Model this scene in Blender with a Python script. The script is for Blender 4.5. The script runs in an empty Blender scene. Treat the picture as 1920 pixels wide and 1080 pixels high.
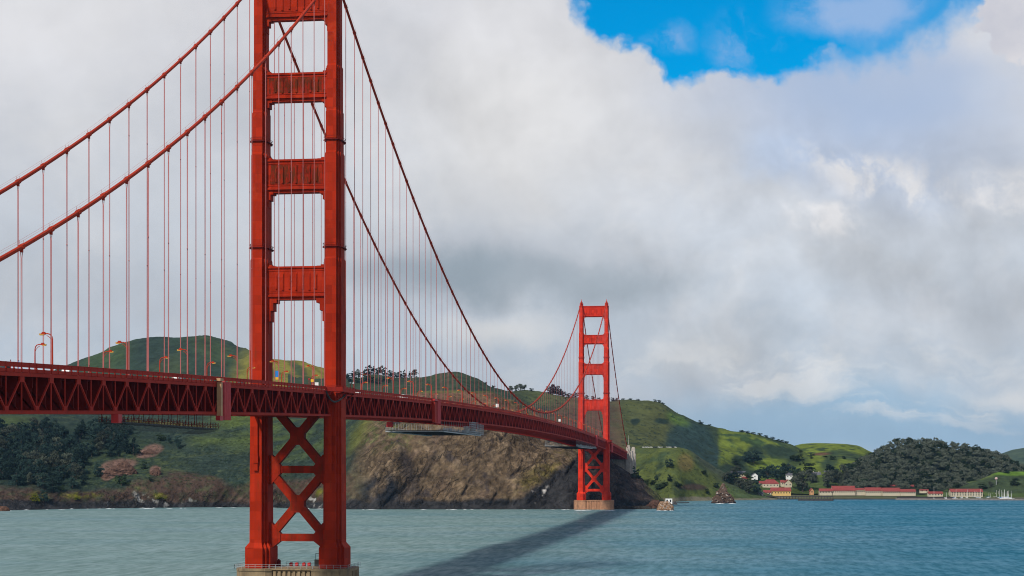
import bpy, bmesh, math, random
import numpy as np
from mathutils import Vector, Matrix

random.seed(7)
S = bpy.context.scene
COL = S.collection
R = math.radians

# ------------------------------------------------------------------ camera, world, sun, exposure
CX, CY, CZ, TH, F, YH = 161.1, -623.1, 46.85, .1313, 3280., 874.4     # bridge axis is +Y, near tower at y=0
cam_d = bpy.data.cameras.new('camera')
cam = bpy.data.objects.new('camera', cam_d)
COL.objects.link(cam)
cam.location = (CX, CY, CZ)
cam.rotation_euler = (R(90), 0, TH)
cam_d.sensor_width = 36
cam_d.lens = F / 1920 * 36
cam_d.shift_y = (YH - 540) / 1920
cam_d.clip_start = 1
cam_d.clip_end = 60000
S.camera = cam

SUN_EL, SUN_AZ = 42, 22          # elevation, degrees west of the bridge's southward axis
SUN_DIR = Vector((-math.sin(R(SUN_AZ)) * math.cos(R(SUN_EL)), -math.cos(R(SUN_AZ)) * math.cos(R(SUN_EL)), math.sin(R(SUN_EL))))
sun_d = bpy.data.lights.new('sun', 'SUN')
sun_d.energy = 3.6
sun_d.angle = R(5.0)
sun_d.color = (1.0, .95, .87)
sun = bpy.data.objects.new('sun', sun_d)
COL.objects.link(sun)
sun.rotation_euler = SUN_DIR.to_track_quat('Z', 'Y').to_euler()

S.view_settings.view_transform = 'Standard'
S.view_settings.look = 'None'
S.view_settings.exposure = 0
S.view_settings.gamma = 1
S.view_settings.use_curve_mapping = False
S.cycles.max_bounces = 6
S.cycles.transparent_max_bounces = 16
S.cycles.volume_bounces = 0
S.cycles.pixel_filter_type = 'BLACKMAN_HARRIS'
S.cycles.filter_width = 1.05

world = bpy.data.worlds.new('World')
S.world = world
world.use_nodes = True


class NT:
    """tiny node-graph helper"""
    def __init__(self, tree):
        self.t = tree
        self.n = tree.nodes
        self.l = tree.links

    def new(self, typ, **kw):
        n = self.n.new(typ)
        for k, v in kw.items():
            setattr(n, k, v)
        return n

    def put(self, sock, v):
        if isinstance(v, bpy.types.NodeSocket):
            self.l.new(v, sock)
        else:
            sock.default_value = v

    def math(self, op, a, b=0.0, c=None, clamp=False):
        n = self.new('ShaderNodeMath', operation=op, use_clamp=clamp)
        self.put(n.inputs[0], a)
        self.put(n.inputs[1], b)
        if c is not None:
            self.put(n.inputs[2], c)
        return n.outputs[0]

    def vmath(self, op, a, b=(0, 0, 0), scale=None):
        n = self.new('ShaderNodeVectorMath', operation=op)
        self.put(n.inputs[0], a)
        self.put(n.inputs[1], b)
        if scale is not None:
            self.put(n.inputs[3], scale)
        return n.outputs['Value'] if op in ('LENGTH', 'DOT_PRODUCT', 'DISTANCE') else n.outputs[0]

    def noise(self, vec, scale, detail=4, rough=.55, dist=0.0, out='Fac', dims='3D', lac=2.0):
        n = self.new('ShaderNodeTexNoise', noise_dimensions=dims)
        self.put(n.inputs['Vector'], vec)
        n.inputs['Scale'].default_value = scale
        n.inputs['Detail'].default_value = detail
        n.inputs['Roughness'].default_value = rough
        n.inputs['Distortion'].default_value = dist
        n.inputs['Lacunarity'].default_value = lac
        return n.outputs[out]

    def ss(self, v, a, b, lo=0.0, hi=1.0):
        n = self.new('ShaderNodeMapRange', interpolation_type='SMOOTHSTEP')
        self.put(n.inputs[0], v)
        n.inputs[1].default_value = a
        n.inputs[2].default_value = b
        n.inputs[3].default_value = lo
        n.inputs[4].default_value = hi
        return n.outputs[0]

    def lin(self, v, a, b, lo=0.0, hi=1.0):
        n = self.new('ShaderNodeMapRange')
        self.put(n.inputs[0], v)
        n.inputs[1].default_value = a
        n.inputs[2].default_value = b
        n.inputs[3].default_value = lo
        n.inputs[4].default_value = hi
        return n.outputs[0]

    def mix(self, f, a, b, blend='MIX'):
        n = self.new('ShaderNodeMix', data_type='RGBA', blend_type=blend)
        self.put(n.inputs[0], f)
        self.put(n.inputs[6], a if isinstance(a, bpy.types.NodeSocket) else (*a[:3], 1))
        self.put(n.inputs[7], b if isinstance(b, bpy.types.NodeSocket) else (*b[:3], 1))
        return n.outputs[2]


def build_world():
    g = NT(world.node_tree)
    g.n.clear()
    out = g.new('ShaderNodeOutputWorld')
    tc = g.new('ShaderNodeTexCoord')
    d = tc.outputs['Generated']
    # heading and elevation of the sky direction, in tangent units around the bridge's bearing
    r = g.vmath('DOT_PRODUCT', d, (math.cos(TH), math.sin(TH), 0))
    dep = g.vmath('DOT_PRODUCT', d, (-math.sin(TH), math.cos(TH), 0))
    z = g.vmath('DOT_PRODUCT', d, (0, 0, 1))
    az = g.math('ARCTAN2', r, dep)
    hyp = g.math('SQRT', g.math('ADD', g.math('MULTIPLY', r, r), g.math('MULTIPLY', dep, dep)))
    el = g.math('DIVIDE', z, g.math('MAXIMUM', hyp, .02))
    cv = g.new('ShaderNodeCombineXYZ')
    g.put(cv.inputs[0], az)
    g.put(cv.inputs[1], el)
    uv = cv.outputs[0]
    # turbulence displaces every cloud edge
    w1 = g.vmath('SUBTRACT', g.noise(uv, 9, 3, .5, out='Color'), (.5, .5, .5))
    w2 = g.vmath('SUBTRACT', g.noise(uv, 34, 6, .62, out='Color'), (.5, .5, .5))
    uvw = g.vmath('ADD', uv, g.vmath('SCALE', w1, scale=.05))
    uvw = g.vmath('ADD', uvw, g.vmath('SCALE', w2, scale=.022))

    def blob(cx, cy, rx, ry, lo, hi, vec=None, rot=0.0):
        """soft elliptical mass: 1 inside, 0 outside; centre and radii in photo pixels -> sky tangents"""
        v = g.vmath('SUBTRACT', vec or uvw, ((cx - 960) / F, (YH - cy) / F, 0))
        if rot:
            n = g.new('ShaderNodeVectorRotate', rotation_type='Z_AXIS')
            g.put(n.inputs['Vector'], v)
            n.inputs['Angle'].default_value = rot
            v = n.outputs[0]
        v = g.vmath('MULTIPLY', v, (F / rx, F / ry, 0))
        return g.ss(g.vmath('LENGTH', v), lo, hi, 1, 0)

    sky = g.new('ShaderNodeTexSky', sky_type='NISHITA')
    sky.sun_disc = False
    sky.sun_elevation = R(SUN_EL)
    sky.sun_rotation = R(180 + SUN_AZ)
    sky.air_density = 1.0
    sky.dust_density = .4
    sky.ozone_density = 2.5
    blue = g.mix(1.0, sky.outputs[0], (.0, .085, .125), 'MULTIPLY')
    # --- cloud deck brightness (linear), from the photograph's broad masses
    n_big = g.noise(uv, 7, 5, .55)
    n_mid = g.noise(uvw, 18, 6, .6)
    c = g.mix(g.ss(el, .02, .27), (.45, .52, .60), (.64, .645, .68))
    c = g.mix(g.math('MULTIPLY', g.ss(n_mid, .4, .72), .45), c, (.70, .70, .71))
    c = g.mix(g.math('MULTIPLY', g.ss(n_big, .55, .3), .5), c, (.46, .49, .54))
    B = lambda *a, k=1.0, **kw: (g.math('MULTIPLY', blob(*a, **kw), k))
    c = g.mix(B(960, 240, 300, 260, .1, 1.1, k=.75), c, (.72, .715, .715))
    c = g.mix(B(140, 40, 340, 190, .1, 1.1, k=.45), c, (.74, .74, .76))
    c = g.mix(B(300, 560, 620, 110, .1, 1.1, k=.62), c, (.44, .47, .52))
    c = g.mix(B(870, 500, 460, 95, .1, 1.1, k=.6), c, (.42, .45, .50))
    c = g.mix(B(860, 525, 290, 66, .1, 1.0, k=.9), c, (.285, .345, .40))
    c = g.mix(B(1130, 548, 220, 55, .1, 1.0, k=.6), c, (.33, .39, .45))
    c = g.mix(B(1120, 545, 260, 60, .1, 1.1, k=.55), c, (.35, .40, .45))
    c = g.mix(B(930, 615, 190, 48, .1, 1.0, k=.85), c, (.66, .67, .68))
    c = g.mix(B(520, 470, 280, 60, .1, 1.1, k=.4), c, (.56, .57, .60))
    c = g.mix(B(1600, 250, 420, 150, .2, 1.15, k=.8, rot=.25), c, (.44, .53, .70))
    c = g.mix(B(1440, 300, 120, 70, .2, 1.15, k=.55), c, (.45, .56, .75))
    puff = g.ss(g.noise(uvw, 26, 5, .6), .40, .58)
    p1 = g.math('MAXIMUM', blob(1660, 345, 250, 62, .35, 1.05, rot=.36), blob(1560, 415, 120, 45, .4, 1.1))
    p1 = g.math('MAXIMUM', p1, blob(1870, 390, 150, 60, .2, 1.1))
    c = g.mix(g.math('MULTIPLY', g.math('MULTIPLY', p1, puff), .95), c, (.74, .74, .76))
    c = g.mix(B(1300, 660, 190, 60, .1, 1.1, k=.5), c, (.58, .60, .62))
    c = g.mix(B(1720, 600, 280, 80, .1, 1.1, k=.45), c, (.57, .59, .63))
    c = g.mix(B(1560, 500, 300, 60, .1, 1.1, k=.4), c, (.54, .57, .61))
    # blue-grey distance under the clouds, with streaks of low cloud
    low = g.math('MULTIPLY', blob(1600, 805, 560, 105, .35, 1.1), .9)
    c = g.mix(low, c, (.315, .465, .61))
    sv = g.vmath('MULTIPLY', uvw, (1, 6, 1))
    streak = g.ss(g.noise(sv, 9, 5, .6), .5, .66)
    c = g.mix(g.math('MULTIPLY', g.math('MULTIPLY', streak, blob(1700, 745, 480, 75, .2, 1.1)), .85), c, (.60, .64, .68))
    c = g.mix(B(1890, 735, 120, 26, .1, 1.1, k=.7), c, (.70, .70, .70))
    band = g.ss(g.noise(g.vmath('MULTIPLY', uvw, (1, 2.6, 1)), 13, 6, .6), .47, .62)
    c = g.mix(g.math('MULTIPLY', g.math('MULTIPLY', band, blob(1450, 690, 620, 95, .2, 1.1)), .8), c, (.68, .69, .70))
    # --- relief: tops of the billows catch the light, undersides fall grey
    def billow(scale, off, det=7, rough=.56):
        a = g.noise(uvr, scale, det, rough)
        b = g.noise(g.vmath('ADD', uvr, (off * .35, off, 0)), scale, det, rough)
        return g.math('SUBTRACT', a, b)
    uvr = g.vmath('ADD', uv, g.vmath('SCALE', w1, scale=.03))
    relief = g.math('ADD', g.math('MULTIPLY', billow(7.5, .035), 1.0), g.math('MULTIPLY', billow(22, .012), .55))
    amt = g.math('ADD', .30, g.math('MULTIPLY', blob(1560, 480, 640, 330, .3, 1.1, vec=uv), .55))
    amt = g.math('ADD', amt, g.math('MULTIPLY', blob(960, 200, 420, 260, .2, 1.1, vec=uv), .25))
    f = g.math('ADD', 1.0, g.math('MULTIPLY', relief, amt))
    c = g.vmath('SCALE', c, scale=g.math('MULTIPLY', f, 1.06))
    # --- the blue hole, ragged edges, thin wisps inside it, a bright head at its right
    w3 = g.vmath('SUBTRACT', g.noise(uvw, 70, 5, .6, out='Color'), (.5, .5, .5))
    w4 = g.vmath('SUBTRACT', g.noise(uv, 24, 4, .55, out='Color'), (.5, .5, .5))
    uvx = g.vmath('ADD', uvw, g.vmath('SCALE', w3, scale=.012))
    uvx = g.vmath('ADD', uvx, g.vmath('SCALE', w4, scale=.045))
    c = g.mix(B(1640, 150, 330, 130, .3, 1.1, k=.8, rot=.2), c, (.40, .51, .71))
    hole = blob(1388, -120, 392, 272, .90, 1.02, vec=uvx)
    soft = g.math('MULTIPLY', blob(1570, -95, 330, 235, .72, 1.06, vec=uvx), .95)
    hole = g.math('MAXIMUM', hole, soft)
    wis = g.ss(g.noise(uvx, 16, 6, .6), .42, .64)
    w_a = g.math('MULTIPLY', g.math('MULTIPLY', blob(1590, 15, 150, 70, .3, 1.05), g.ss(g.noise(uvw, 20, 6, .6), .30, .56)), .80)
    w_b = g.math('MULTIPLY', g.math('MULTIPLY', blob(1390, 75, 75, 85, .2, 1.0), wis), .62)
    w_c = g.math('MULTIPLY', g.math('MULTIPLY', blob(1250, 75, 85, 40, .2, 1.0), wis), .6)
    w_d = g.math('MULTIPLY', g.math('MULTIPLY', blob(1500, 100, 110, 60, .2, 1.0), wis), .5)
    wm = g.math('MAXIMUM', g.math('MAXIMUM', w_a, w_b), g.math('MAXIMUM', w_c, w_d))
    blue2 = g.mix(wm, blue, (.36, .50, .76))
    c = g.mix(hole, c, blue2)
    head = blob(1925, 45, 135, 118, .92, 1.0, vec=uvx)
    hn = g.ss(g.noise(uvr, 24, 5, .55), .3, .7)
    c = g.mix(head, c, g.mix(hn, (.58, .59, .66), (.73, .72, .75)))
    # below the horizon: dull sea light
    c = g.mix(g.ss(el, 0, -.05), c, (.12, .2, .22))
    # overhead and behind (never in frame): broken cloud, a little darker
    ov = g.noise(d, 2.2, 5, .55)
    c2 = g.mix(g.ss(ov, .42, .6), (.13, .24, .44), (.41, .42, .45))
    c = g.mix(g.ss(el, .33, .55), c, c2)
    bg = g.new('ShaderNodeBackground')
    g.put(bg.inputs[0], c)
    bg.inputs[1].default_value = 1.0
    g.l.new(bg.outputs[0], out.inputs[0])


build_world()


# ------------------------------------------------------------------ helpers
def atd(px, py, d):
    """a point of the place seen at photo pixel (px, py), d metres deep"""
    u, v = (px - 960) / F, (YH - py) / F
    return Vector((CX + d * (math.cos(TH) * u - math.sin(TH)), CY + d * (math.sin(TH) * u + math.cos(TH)), CZ + d * v))


def dwater(py):
    return F * CZ / (py - YH)


def tag(o, label=None, cat=None, group=None, kind=None):
    if label: o['label'] = label
    if cat: o['category'] = cat
    if group: o['group'] = group
    if kind: o['kind'] = kind
    return o


def empty(name, loc=(0, 0, 0), rz=0, parent=None):
    o = bpy.data.objects.new(name, None)
    COL.objects.link(o)
    o.location = loc
    o.rotation_euler = (0, 0, rz)
    if parent: o.parent = parent
    return o


def copy_tree(o, parent=None, keep_loc=True):
    c = o.copy()
    COL.objects.link(c)
    if parent is not None:
        c.parent = parent
    for ch in list(o.children):
        copy_tree(ch, c)
    return c


class MB:
    def __init__(self):
        self.v, self.f = [], []

    def add(self, vs, fs):
        b = len(self.v)
        self.v += [tuple(p) for p in vs]
        self.f += [tuple(i + b for i in q) for q in fs]

    def box(self, c, s, rz=0.0):
        x, y, z = s[0] / 2, s[1] / 2, s[2] / 2
        co, si = math.cos(rz), math.sin(rz)
        vs = []
        for dz in (-z, z):
            for dx, dy in ((-x, -y), (x, -y), (x, y), (-x, y)):
                vs.append((c[0] + dx * co - dy * si, c[1] + dx * si + dy * co, c[2] + dz))
        self.add(vs, [(3, 2, 1, 0), (4, 5, 6, 7), (0, 1, 5, 4), (1, 2, 6, 5), (2, 3, 7, 6), (3, 0, 4, 7)])

    def bar(self, p, q, w, h, up=(0, 0, 1)):
        p, q = Vector(p), Vector(q)
        d = (q - p).normalized()
        u = Vector(up)
        a = d.cross(u)
        if a.length < 1e-4:
            a = d.cross(Vector((1, 0, 0)))
        a.normalize()
        b = a.cross(d).normalized()
        vs = []
        for e in (p, q):
            for sa, sb in ((-1, -1), (1, -1), (1, 1), (-1, 1)):
                vs.append(e + a * (sa * w / 2) + b * (sb * h / 2))
        self.add(vs, [(3, 2, 1, 0), (4, 5, 6, 7), (0, 1, 5, 4), (1, 2, 6, 5), (2, 3, 7, 6), (3, 0, 4, 7)])

    def tube(self, pts, r, n=6, caps=True):
        pts = [Vector(p) for p in pts]
        rs = r if isinstance(r, (list, tuple)) else [r] * len(pts)
        rings = []
        for i, p in enumerate(pts):
            d = (pts[min(i + 1, len(pts) - 1)] - pts[max(i - 1, 0)]).normalized()
            a = d.cross(Vector((0, 0, 1)))
            if a.length < 1e-3:
                a = Vector((1, 0, 0))
            a.normalize()
            b = a.cross(d).normalized()
            rings.append([p + (a * math.cos(2 * math.pi * k / n) + b * math.sin(2 * math.pi * k / n)) * rs[i] for k in range(n)])
        vs = [q for ring in rings for q in ring]
        fs = []
        for i in range(len(pts) - 1):
            for k in range(n):
                k2 = (k + 1) % n
                fs.append((i * n + k, i * n + k2, (i + 1) * n + k2, (i + 1) * n + k))
        if caps:
            fs.append(tuple(range(n - 1, -1, -1)))
            fs.append(tuple((len(pts) - 1) * n + k for k in range(n)))
        self.add(vs, fs)

    def loft(self, polys):
        """polys: list of (list of xy, z)"""
        n = len(polys[0][0])
        vs = [(x, y, z) for poly, z in polys for x, y in poly]
        fs = []
        for i in range(len(polys) - 1):
            for k in range(n):
                k2 = (k + 1) % n
                fs.append((i * n + k, i * n + k2, (i + 1) * n + k2, (i + 1) * n + k))
        fs.append(tuple(range(n - 1, -1, -1)))
        fs.append(tuple((len(polys) - 1) * n + k for k in range(n)))
        self.add(vs, fs)

    def slab_xz(self, poly, y0, y1):
        """polygon in x,z (counter-clockwise seen from -y) given a thickness in y"""
        n = len(poly)
        vs = [(x, y0, z) for x, z in poly] + [(x, y1, z) for x, z in poly]
        fs = [tuple(range(n)), tuple(range(2 * n - 1, n - 1, -1))]
        for k in range(n):
            k2 = (k + 1) % n
            fs.append((k, k + n, k2 + n, k2))
        self.add(vs, fs)

    def mesh(self, name, mat, smooth=False):
        m = bpy.data.meshes.new(name)
        m.from_pydata(self.v, [], self.f)
        if mat: m.materials.append(mat)
        if smooth:
            m.polygons.foreach_set('use_smooth', [True] * len(m.polygons))
        m.update()
        return m

    def build(self, name, mat, parent=None, loc=None, rz=0, smooth=False):
        o = bpy.data.objects.new(name, self.mesh(name, mat, smooth))
        COL.objects.link(o)
        if parent: o.parent = parent
        if loc is not None: o.location = loc
        o.rotation_euler = (0, 0, rz)
        return o


# ------------------------------------------------------------------ numpy gradient noise
_rng = np.random.RandomState(3)
_perm = _rng.permutation(256)
_perm = np.concatenate([_perm, _perm, _perm])
_grad = _rng.normal(size=(256, 3))
_grad /= np.linalg.norm(_grad, axis=1)[:, None]


def perlin(p):
    i = np.floor(p).astype(int)
    f = p - i
    i &= 255
    u = f * f * f * (f * (f * 6 - 15) + 10)
    res = 0
    for dx in (0, 1):
        for dy in (0, 1):
            for dz in (0, 1):
                h = _perm[_perm[_perm[(i[:, 0] + dx) & 255] + ((i[:, 1] + dy) & 255)] + ((i[:, 2] + dz) & 255)]
                gr = _grad[h]
                dt = gr[:, 0] * (f[:, 0] - dx) + gr[:, 1] * (f[:, 1] - dy) + gr[:, 2] * (f[:, 2] - dz)
                w = (u[:, 0] if dx else 1 - u[:, 0]) * (u[:, 1] if dy else 1 - u[:, 1]) * (u[:, 2] if dz else 1 - u[:, 2])
                res = res + w * dt
    return res


def fbm(p, oct=4, gain=.5, ridged=False, off=0.0):
    a, s, t = 1.0, 0, 0
    q = p + off
    for _ in range(oct):
        v = perlin(q)
        if ridged: v = .35 - np.abs(v) * 1.4
        s = s + a * v
        t += a
        a *= gain
        q = q * 2.03 + 11.7
    return s / t * 1.6


def sst(x, a, b):
    t = np.clip((x - a) / (b - a), 0, 1)
    return t * t * (3 - 2 * t)


# ------------------------------------------------------------------ materials
def new_mat(name):
    m = bpy.data.materials.new(name)
    m.use_nodes = True
    g = NT(m.node_tree)
    b = g.n['Principled BSDF']
    return m, g, b


def mat_plain(name, col, rough=.6, var=.12, scale=1.0, spec=.3, metal=0.0, bump=0.0, emit=None):
    m, g, b = new_mat(name)
    tc = g.new('ShaderNodeTexCoord')
    n = g.noise(tc.outputs['Object'], scale, 4, .6)
    f = g.lin(n, .25, .75, 1 - var, 1 + var)
    c = g.vmath('SCALE', (col[0], col[1], col[2]), scale=f)
    g.put(b.inputs['Base Color'], c)
    b.inputs['Roughness'].default_value = rough
    b.inputs['Specular IOR Level'].default_value = spec
    b.inputs['Metallic'].default_value = metal
    if bump:
        bp = g.new('ShaderNodeBump')
        bp.inputs['Strength'].default_value = bump
        bp.inputs['Distance'].default_value = .3
        g.put(bp.inputs['Height'], n)
        g.put(b.inputs['Normal'], bp.outputs[0])
    if emit:
        b.inputs['Emission Color'].default_value = (*emit[:3], 1)
        b.inputs['Emission Strength'].default_value = emit[3]
    return m


def mat_steel(name, col, rust=0.0, dirt=.25, seam=True):
    """International-orange paint: plate seams, weather streaks, rust blooms"""
    m, g, b = new_mat(name)
    tc = g.new('ShaderNodeTexCoord')
    P = tc.outputs['Object']
    n1 = g.noise(P, .07, 4, .6)
    st = g.noise(g.vmath('MULTIPLY', P, (.9, .9, .06)), 1.0, 4, .6)
    fine = g.noise(P, 1.6, 3, .6)
    c = g.mix(g.ss(n1, .3, .7), tuple(x * .88 for x in col), tuple(min(1, x * 1.1) for x in col))
    c = g.mix(g.math('MULTIPLY', g.ss(st, .5, .74), dirt), c, (col[0] * .45, col[1] * .45 + .01, col[2] * .5 + .008))
    c = g.mix(g.math('MULTIPLY', g.ss(fine, .55, .75), .12), c, (min(1, col[0] * 1.15 + .05), col[1] + .06, col[2] + .05))
    if rust:
        rn = g.noise(g.vmath('MULTIPLY', P, (1.0, 1.0, .28)), .9, 5, .65)
        c = g.mix(g.math('MULTIPLY', g.ss(rn, .36, .58), rust), c, (.070, .026, .009))
    if seam:
        zz = g.new('ShaderNodeSeparateXYZ')
        g.put(zz.inputs[0], P)
        fr = g.math('FRACT', g.math('DIVIDE', zz.outputs[2], 3.4))
        ln = g.math('LESS_THAN', fr, .035)
        c = g.mix(g.math('MULTIPLY', ln, .28), c, (col[0] * .4, col[1] * .4, col[2] * .4))
    if seam:
        pl = g.vmath('FLOOR', g.vmath('MULTIPLY', P, (.42, .30, 1 / 3.4)))
        wn = g.new('ShaderNodeTexWhiteNoise', noise_dimensions='3D')
        g.put(wn.inputs['Vector'], pl)
        c = g.vmath('SCALE', c, scale=g.lin(wn.outputs['Value'], 0, 1, .80, 1.12))
        gr = g.noise(g.vmath('MULTIPLY', P, (.5, .5, .09)), 1.3, 6, .7)
        c = g.mix(g.math('MULTIPLY', g.ss(gr, .54, .72), dirt * 1.6), c, (.12, .035, .012))
        cup = g.noise(P, .16, 5, .6)
        c = g.mix(g.math('MULTIPLY', g.ss(cup, .58, .66), .35), c, (min(1, col[0] * 1.25), col[1] * 2.0, col[2] * 2.2))
    g.put(b.inputs['Base Color'], c)
    b.inputs['Roughness'].default_value = .6
    b.inputs['Specular IOR Level'].default_value = .03
    bp = g.new('ShaderNodeBump')
    bp.inputs['Strength'].default_value = .25
    bp.inputs['Distance'].default_value = .08
    g.put(bp.inputs['Height'], g.noise(P, .8, 3, .5))
    g.put(b.inputs['Normal'], bp.outputs[0])
    return m


ORANGE = (.36, .023, .006)
M_ORANGE = mat_steel('orange_paint', ORANGE, dirt=.3)
M_BRACE = mat_steel('orange_paint_grimy', (.30, .018, .006), rust=.3, dirt=.5)
M_RUSTY = mat_steel('orange_paint_rusty', (.33, .018, .006), rust=.78)
M_FAR = mat_steel('orange_paint_far', (.58, .034, .014), dirt=.1)  # brighter, cleaner orange used on the far tower
M_DECK = mat_steel('deck_paint', (.40, .032, .020), dirt=.35, seam=False)  # brightened: light on the truss faces is put into the colour
M_BEAM = mat_steel('beam_paint_shaded', (.13, .012, .010), dirt=.4, seam=False)  # darker copy of the deck paint, shade of the deck interior put into it
M_CABLE = mat_steel('cable_paint', (.40, .04, .018), dirt=.25, seam=False)
M_ROPE = mat_plain('rope_paint', (.50, .15, .14), .6, .1, .5)
M_ASPHALT = mat_plain('asphalt', (.05, .05, .05), .9, .2, 1.0)
M_DARK = mat_plain('dark_steel', (.02, .02, .022), .6, .3, .5)
M_GREYSTEEL = mat_plain('galvanised_steel', (.30, .31, .32), .45, .3, .6, .4)
M_WHITE = mat_plain('white_paint', (.75, .75, .73), .5, .1, .5)
M_CREAM = mat_plain('cream_wall', (.50, .44, .33), .8, .12, .25)
M_YELLOW = mat_plain('yellow_wall', (.62, .42, .15), .8, .12, .25)
M_GREYWALL = mat_plain('grey_wall', (.22, .22, .23), .8, .15, .25)
M_REDROOF = mat_plain('red_roof', (.24, .048, .042), .85, .25, .3)
M_GREYROOF = mat_plain('grey_roof', (.10, .10, .115), .8, .2, .3)
M_GLASS = mat_plain('window_glass', (.02, .025, .03), .15, .2, .3, .5)
M_WOOD = mat_plain('dark_timber', (.045, .04, .04), .85, .3, .4)
M_PINK = mat_plain('pink_wrap', (.52, .075, .075), .8, .18, .5, spec=.03, bump=.3)
M_TAN = mat_plain('tan_wrap', (.50, .27, .13), .6, .2, .5)
M_RED = mat_plain('red_paint', (.45, .02, .02), .5, .2, .6)
M_AMBER = mat_plain('amber_lens', (.50, .27, .05), .35, .1, .8)
M_BLUE = mat_plain('blue_cloth', (.02, .21, .62), .7, .1, .5)
M_GOLD = mat_plain('gold_cloth', (.8, .45, .03), .7, .1, .5)
M_RUBBER = mat_plain('black_hose', (.035, .033, .03), .6, .2, .8)


def mat_concrete(name, col, stain=.5):
    m, g, b = new_mat(name)
    tc = g.new('ShaderNodeTexCoord')
    P = tc.outputs['Object']
    st = g.noise(g.vmath('MULTIPLY', P, (.5, .5, .08)), 1.0, 5, .65)
    n = g.noise(P, .35, 5, .6)
    c = g.mix(g.ss(n, .3, .7), tuple(x * .8 for x in col), tuple(x * 1.15 for x in col))
    c = g.mix(g.math('MULTIPLY', g.ss(st, .45, .7), stain), c, (.09, .06, .035))
    g.put(b.inputs['Base Color'], c)
    b.inputs['Roughness'].default_value = .9
    bp = g.new('ShaderNodeBump')
    bp.inputs['Strength'].default_value = .4
    bp.inputs['Distance'].default_value = .2
    g.put(bp.inputs['Height'], n)
    g.put(b.inputs['Normal'], bp.outputs[0])
    return m


M_PIER = mat_concrete('pier_concrete', (.25, .175, .095), .7)
M_PIERFAR = mat_concrete('pier_concrete_far', (.40, .20, .11), .45)
M_PYLON = mat_concrete('pylon_concrete', (.42, .37, .32), .3)


def mat_land(name, scale=.12, bump=1.0, contrast=.35, patch=None, cracks=False):
    """ground colours come from the 'cover' attribute (grass, scrub, rock, with sunlit and cloud-dimmed tones painted in), broken up by fine noise"""
    m, g, b = new_mat(name)
    at = g.new('ShaderNodeAttribute', attribute_name='cover')
    geo = g.new('ShaderNodeNewGeometry')
    P = geo.outputs['Position']
    n1 = g.noise(P, scale, 6, .65)
    n2 = g.noise(P, scale * .22, 4, .6)
    f = g.math('MULTIPLY', g.lin(n1, .25, .75, 1 - contrast, 1 + contrast), g.lin(n2, .25, .75, 1 - contrast * .6, 1 + contrast * .6))
    c = g.vmath('SCALE', at.outputs['Color'], scale=f)
    if patch:                       # dark shrubs sprinkled through the grass
        v = g.new('ShaderNodeTexVoronoi')
        g.put(v.inputs['Vector'], P)
        v.inputs['Scale'].default_value = patch[0]
        dens = g.ss(g.noise(P, patch[0] * .12, 3, .5), .46, .62)
        sp = g.math('MULTIPLY', g.ss(v.outputs['Distance'], .42, .22), dens)
        c = g.mix(g.math('MULTIPLY', sp, patch[1]), c, (.022, .034, .018))
    hgt = n1
    if cracks:                      # fractured rock: joints and ledges where the 'cover' alpha says bare rock
        rk = at.outputs['Alpha']
        wv = g.vmath('SUBTRACT', g.noise(P, .035, 4, .6, out='Color'), (.5, .5, .5))
        pw = g.vmath('ADD', P, g.vmath('SCALE', wv, scale=34))
        n = g.new('ShaderNodeVectorRotate', rotation_type='Y_AXIS')
        g.put(n.inputs['Vector'], pw)
        n.inputs['Angle'].default_value = .85
        pr = g.vmath('MULTIPLY', n.outputs[0], (.42, 1, 1.25))
        tot = None
        for sc, wd in ((.045, .10), (.13, .13)):
            v = g.new('ShaderNodeTexVoronoi', feature='DISTANCE_TO_EDGE')
            g.put(v.inputs['Vector'], pr)
            v.inputs['Scale'].default_value = sc
            e = g.ss(v.outputs['Distance'], wd, 0)
            tot = e if tot is None else g.math('MAXIMUM', tot, g.math('MULTIPLY', e, .75))
            v2 = g.new('ShaderNodeTexVoronoi')
            g.put(v2.inputs['Vector'], pr)
            v2.inputs['Scale'].default_value = sc
            sp = g.new('ShaderNodeSeparateColor')
            g.put(sp.inputs[0], v2.outputs['Color'])
            k = g.math('MULTIPLY', g.math('SUBTRACT', sp.outputs[0], .5), g.math('MULTIPLY', rk, .42))
            c = g.vmath('SCALE', c, scale=g.math('ADD', 1.0, k))
        brk = g.ss(g.noise(P, .02, 3, .6), .38, .6)
        k = g.math('MULTIPLY', g.math('MULTIPLY', tot, rk), g.math('MULTIPLY', brk, .45))
        c = g.vmath('SCALE', c, scale=g.math('SUBTRACT', 1.0, k))
        hgt = g.math('SUBTRACT', n1, g.math('MULTIPLY', k, .8))
    g.put(b.inputs['Base Color'], c)
    b.inputs['Roughness'].default_value = 1
    b.inputs['Specular IOR Level'].default_value = .08
    bp = g.new('ShaderNodeBump')
    bp.inputs['Strength'].default_value = bump
    bp.inputs['Distance'].default_value = 3.0
    g.put(bp.inputs['Height'], hgt)
    g.put(b.inputs['Normal'], bp.outputs[0])
    return m


M_LAND_ROCK = mat_land('headland_ground', scale=.18, bump=1.0, contrast=.55, cracks=True)
M_LAND_GRASS = mat_land('hill_ground', scale=.09, bump=.8, contrast=.42, patch=(.05, .9))
M_LAND_FAR = mat_land('far_hill_ground', scale=.06, bump=.8, contrast=.42, patch=(.028, .55))
M_LAND_FLAT = mat_land('shore_ground', scale=.12, bump=.2, contrast=.25)
M_ROCKMESH = mat_land('sea_rock', scale=.35, bump=1.0, contrast=.5)


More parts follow.
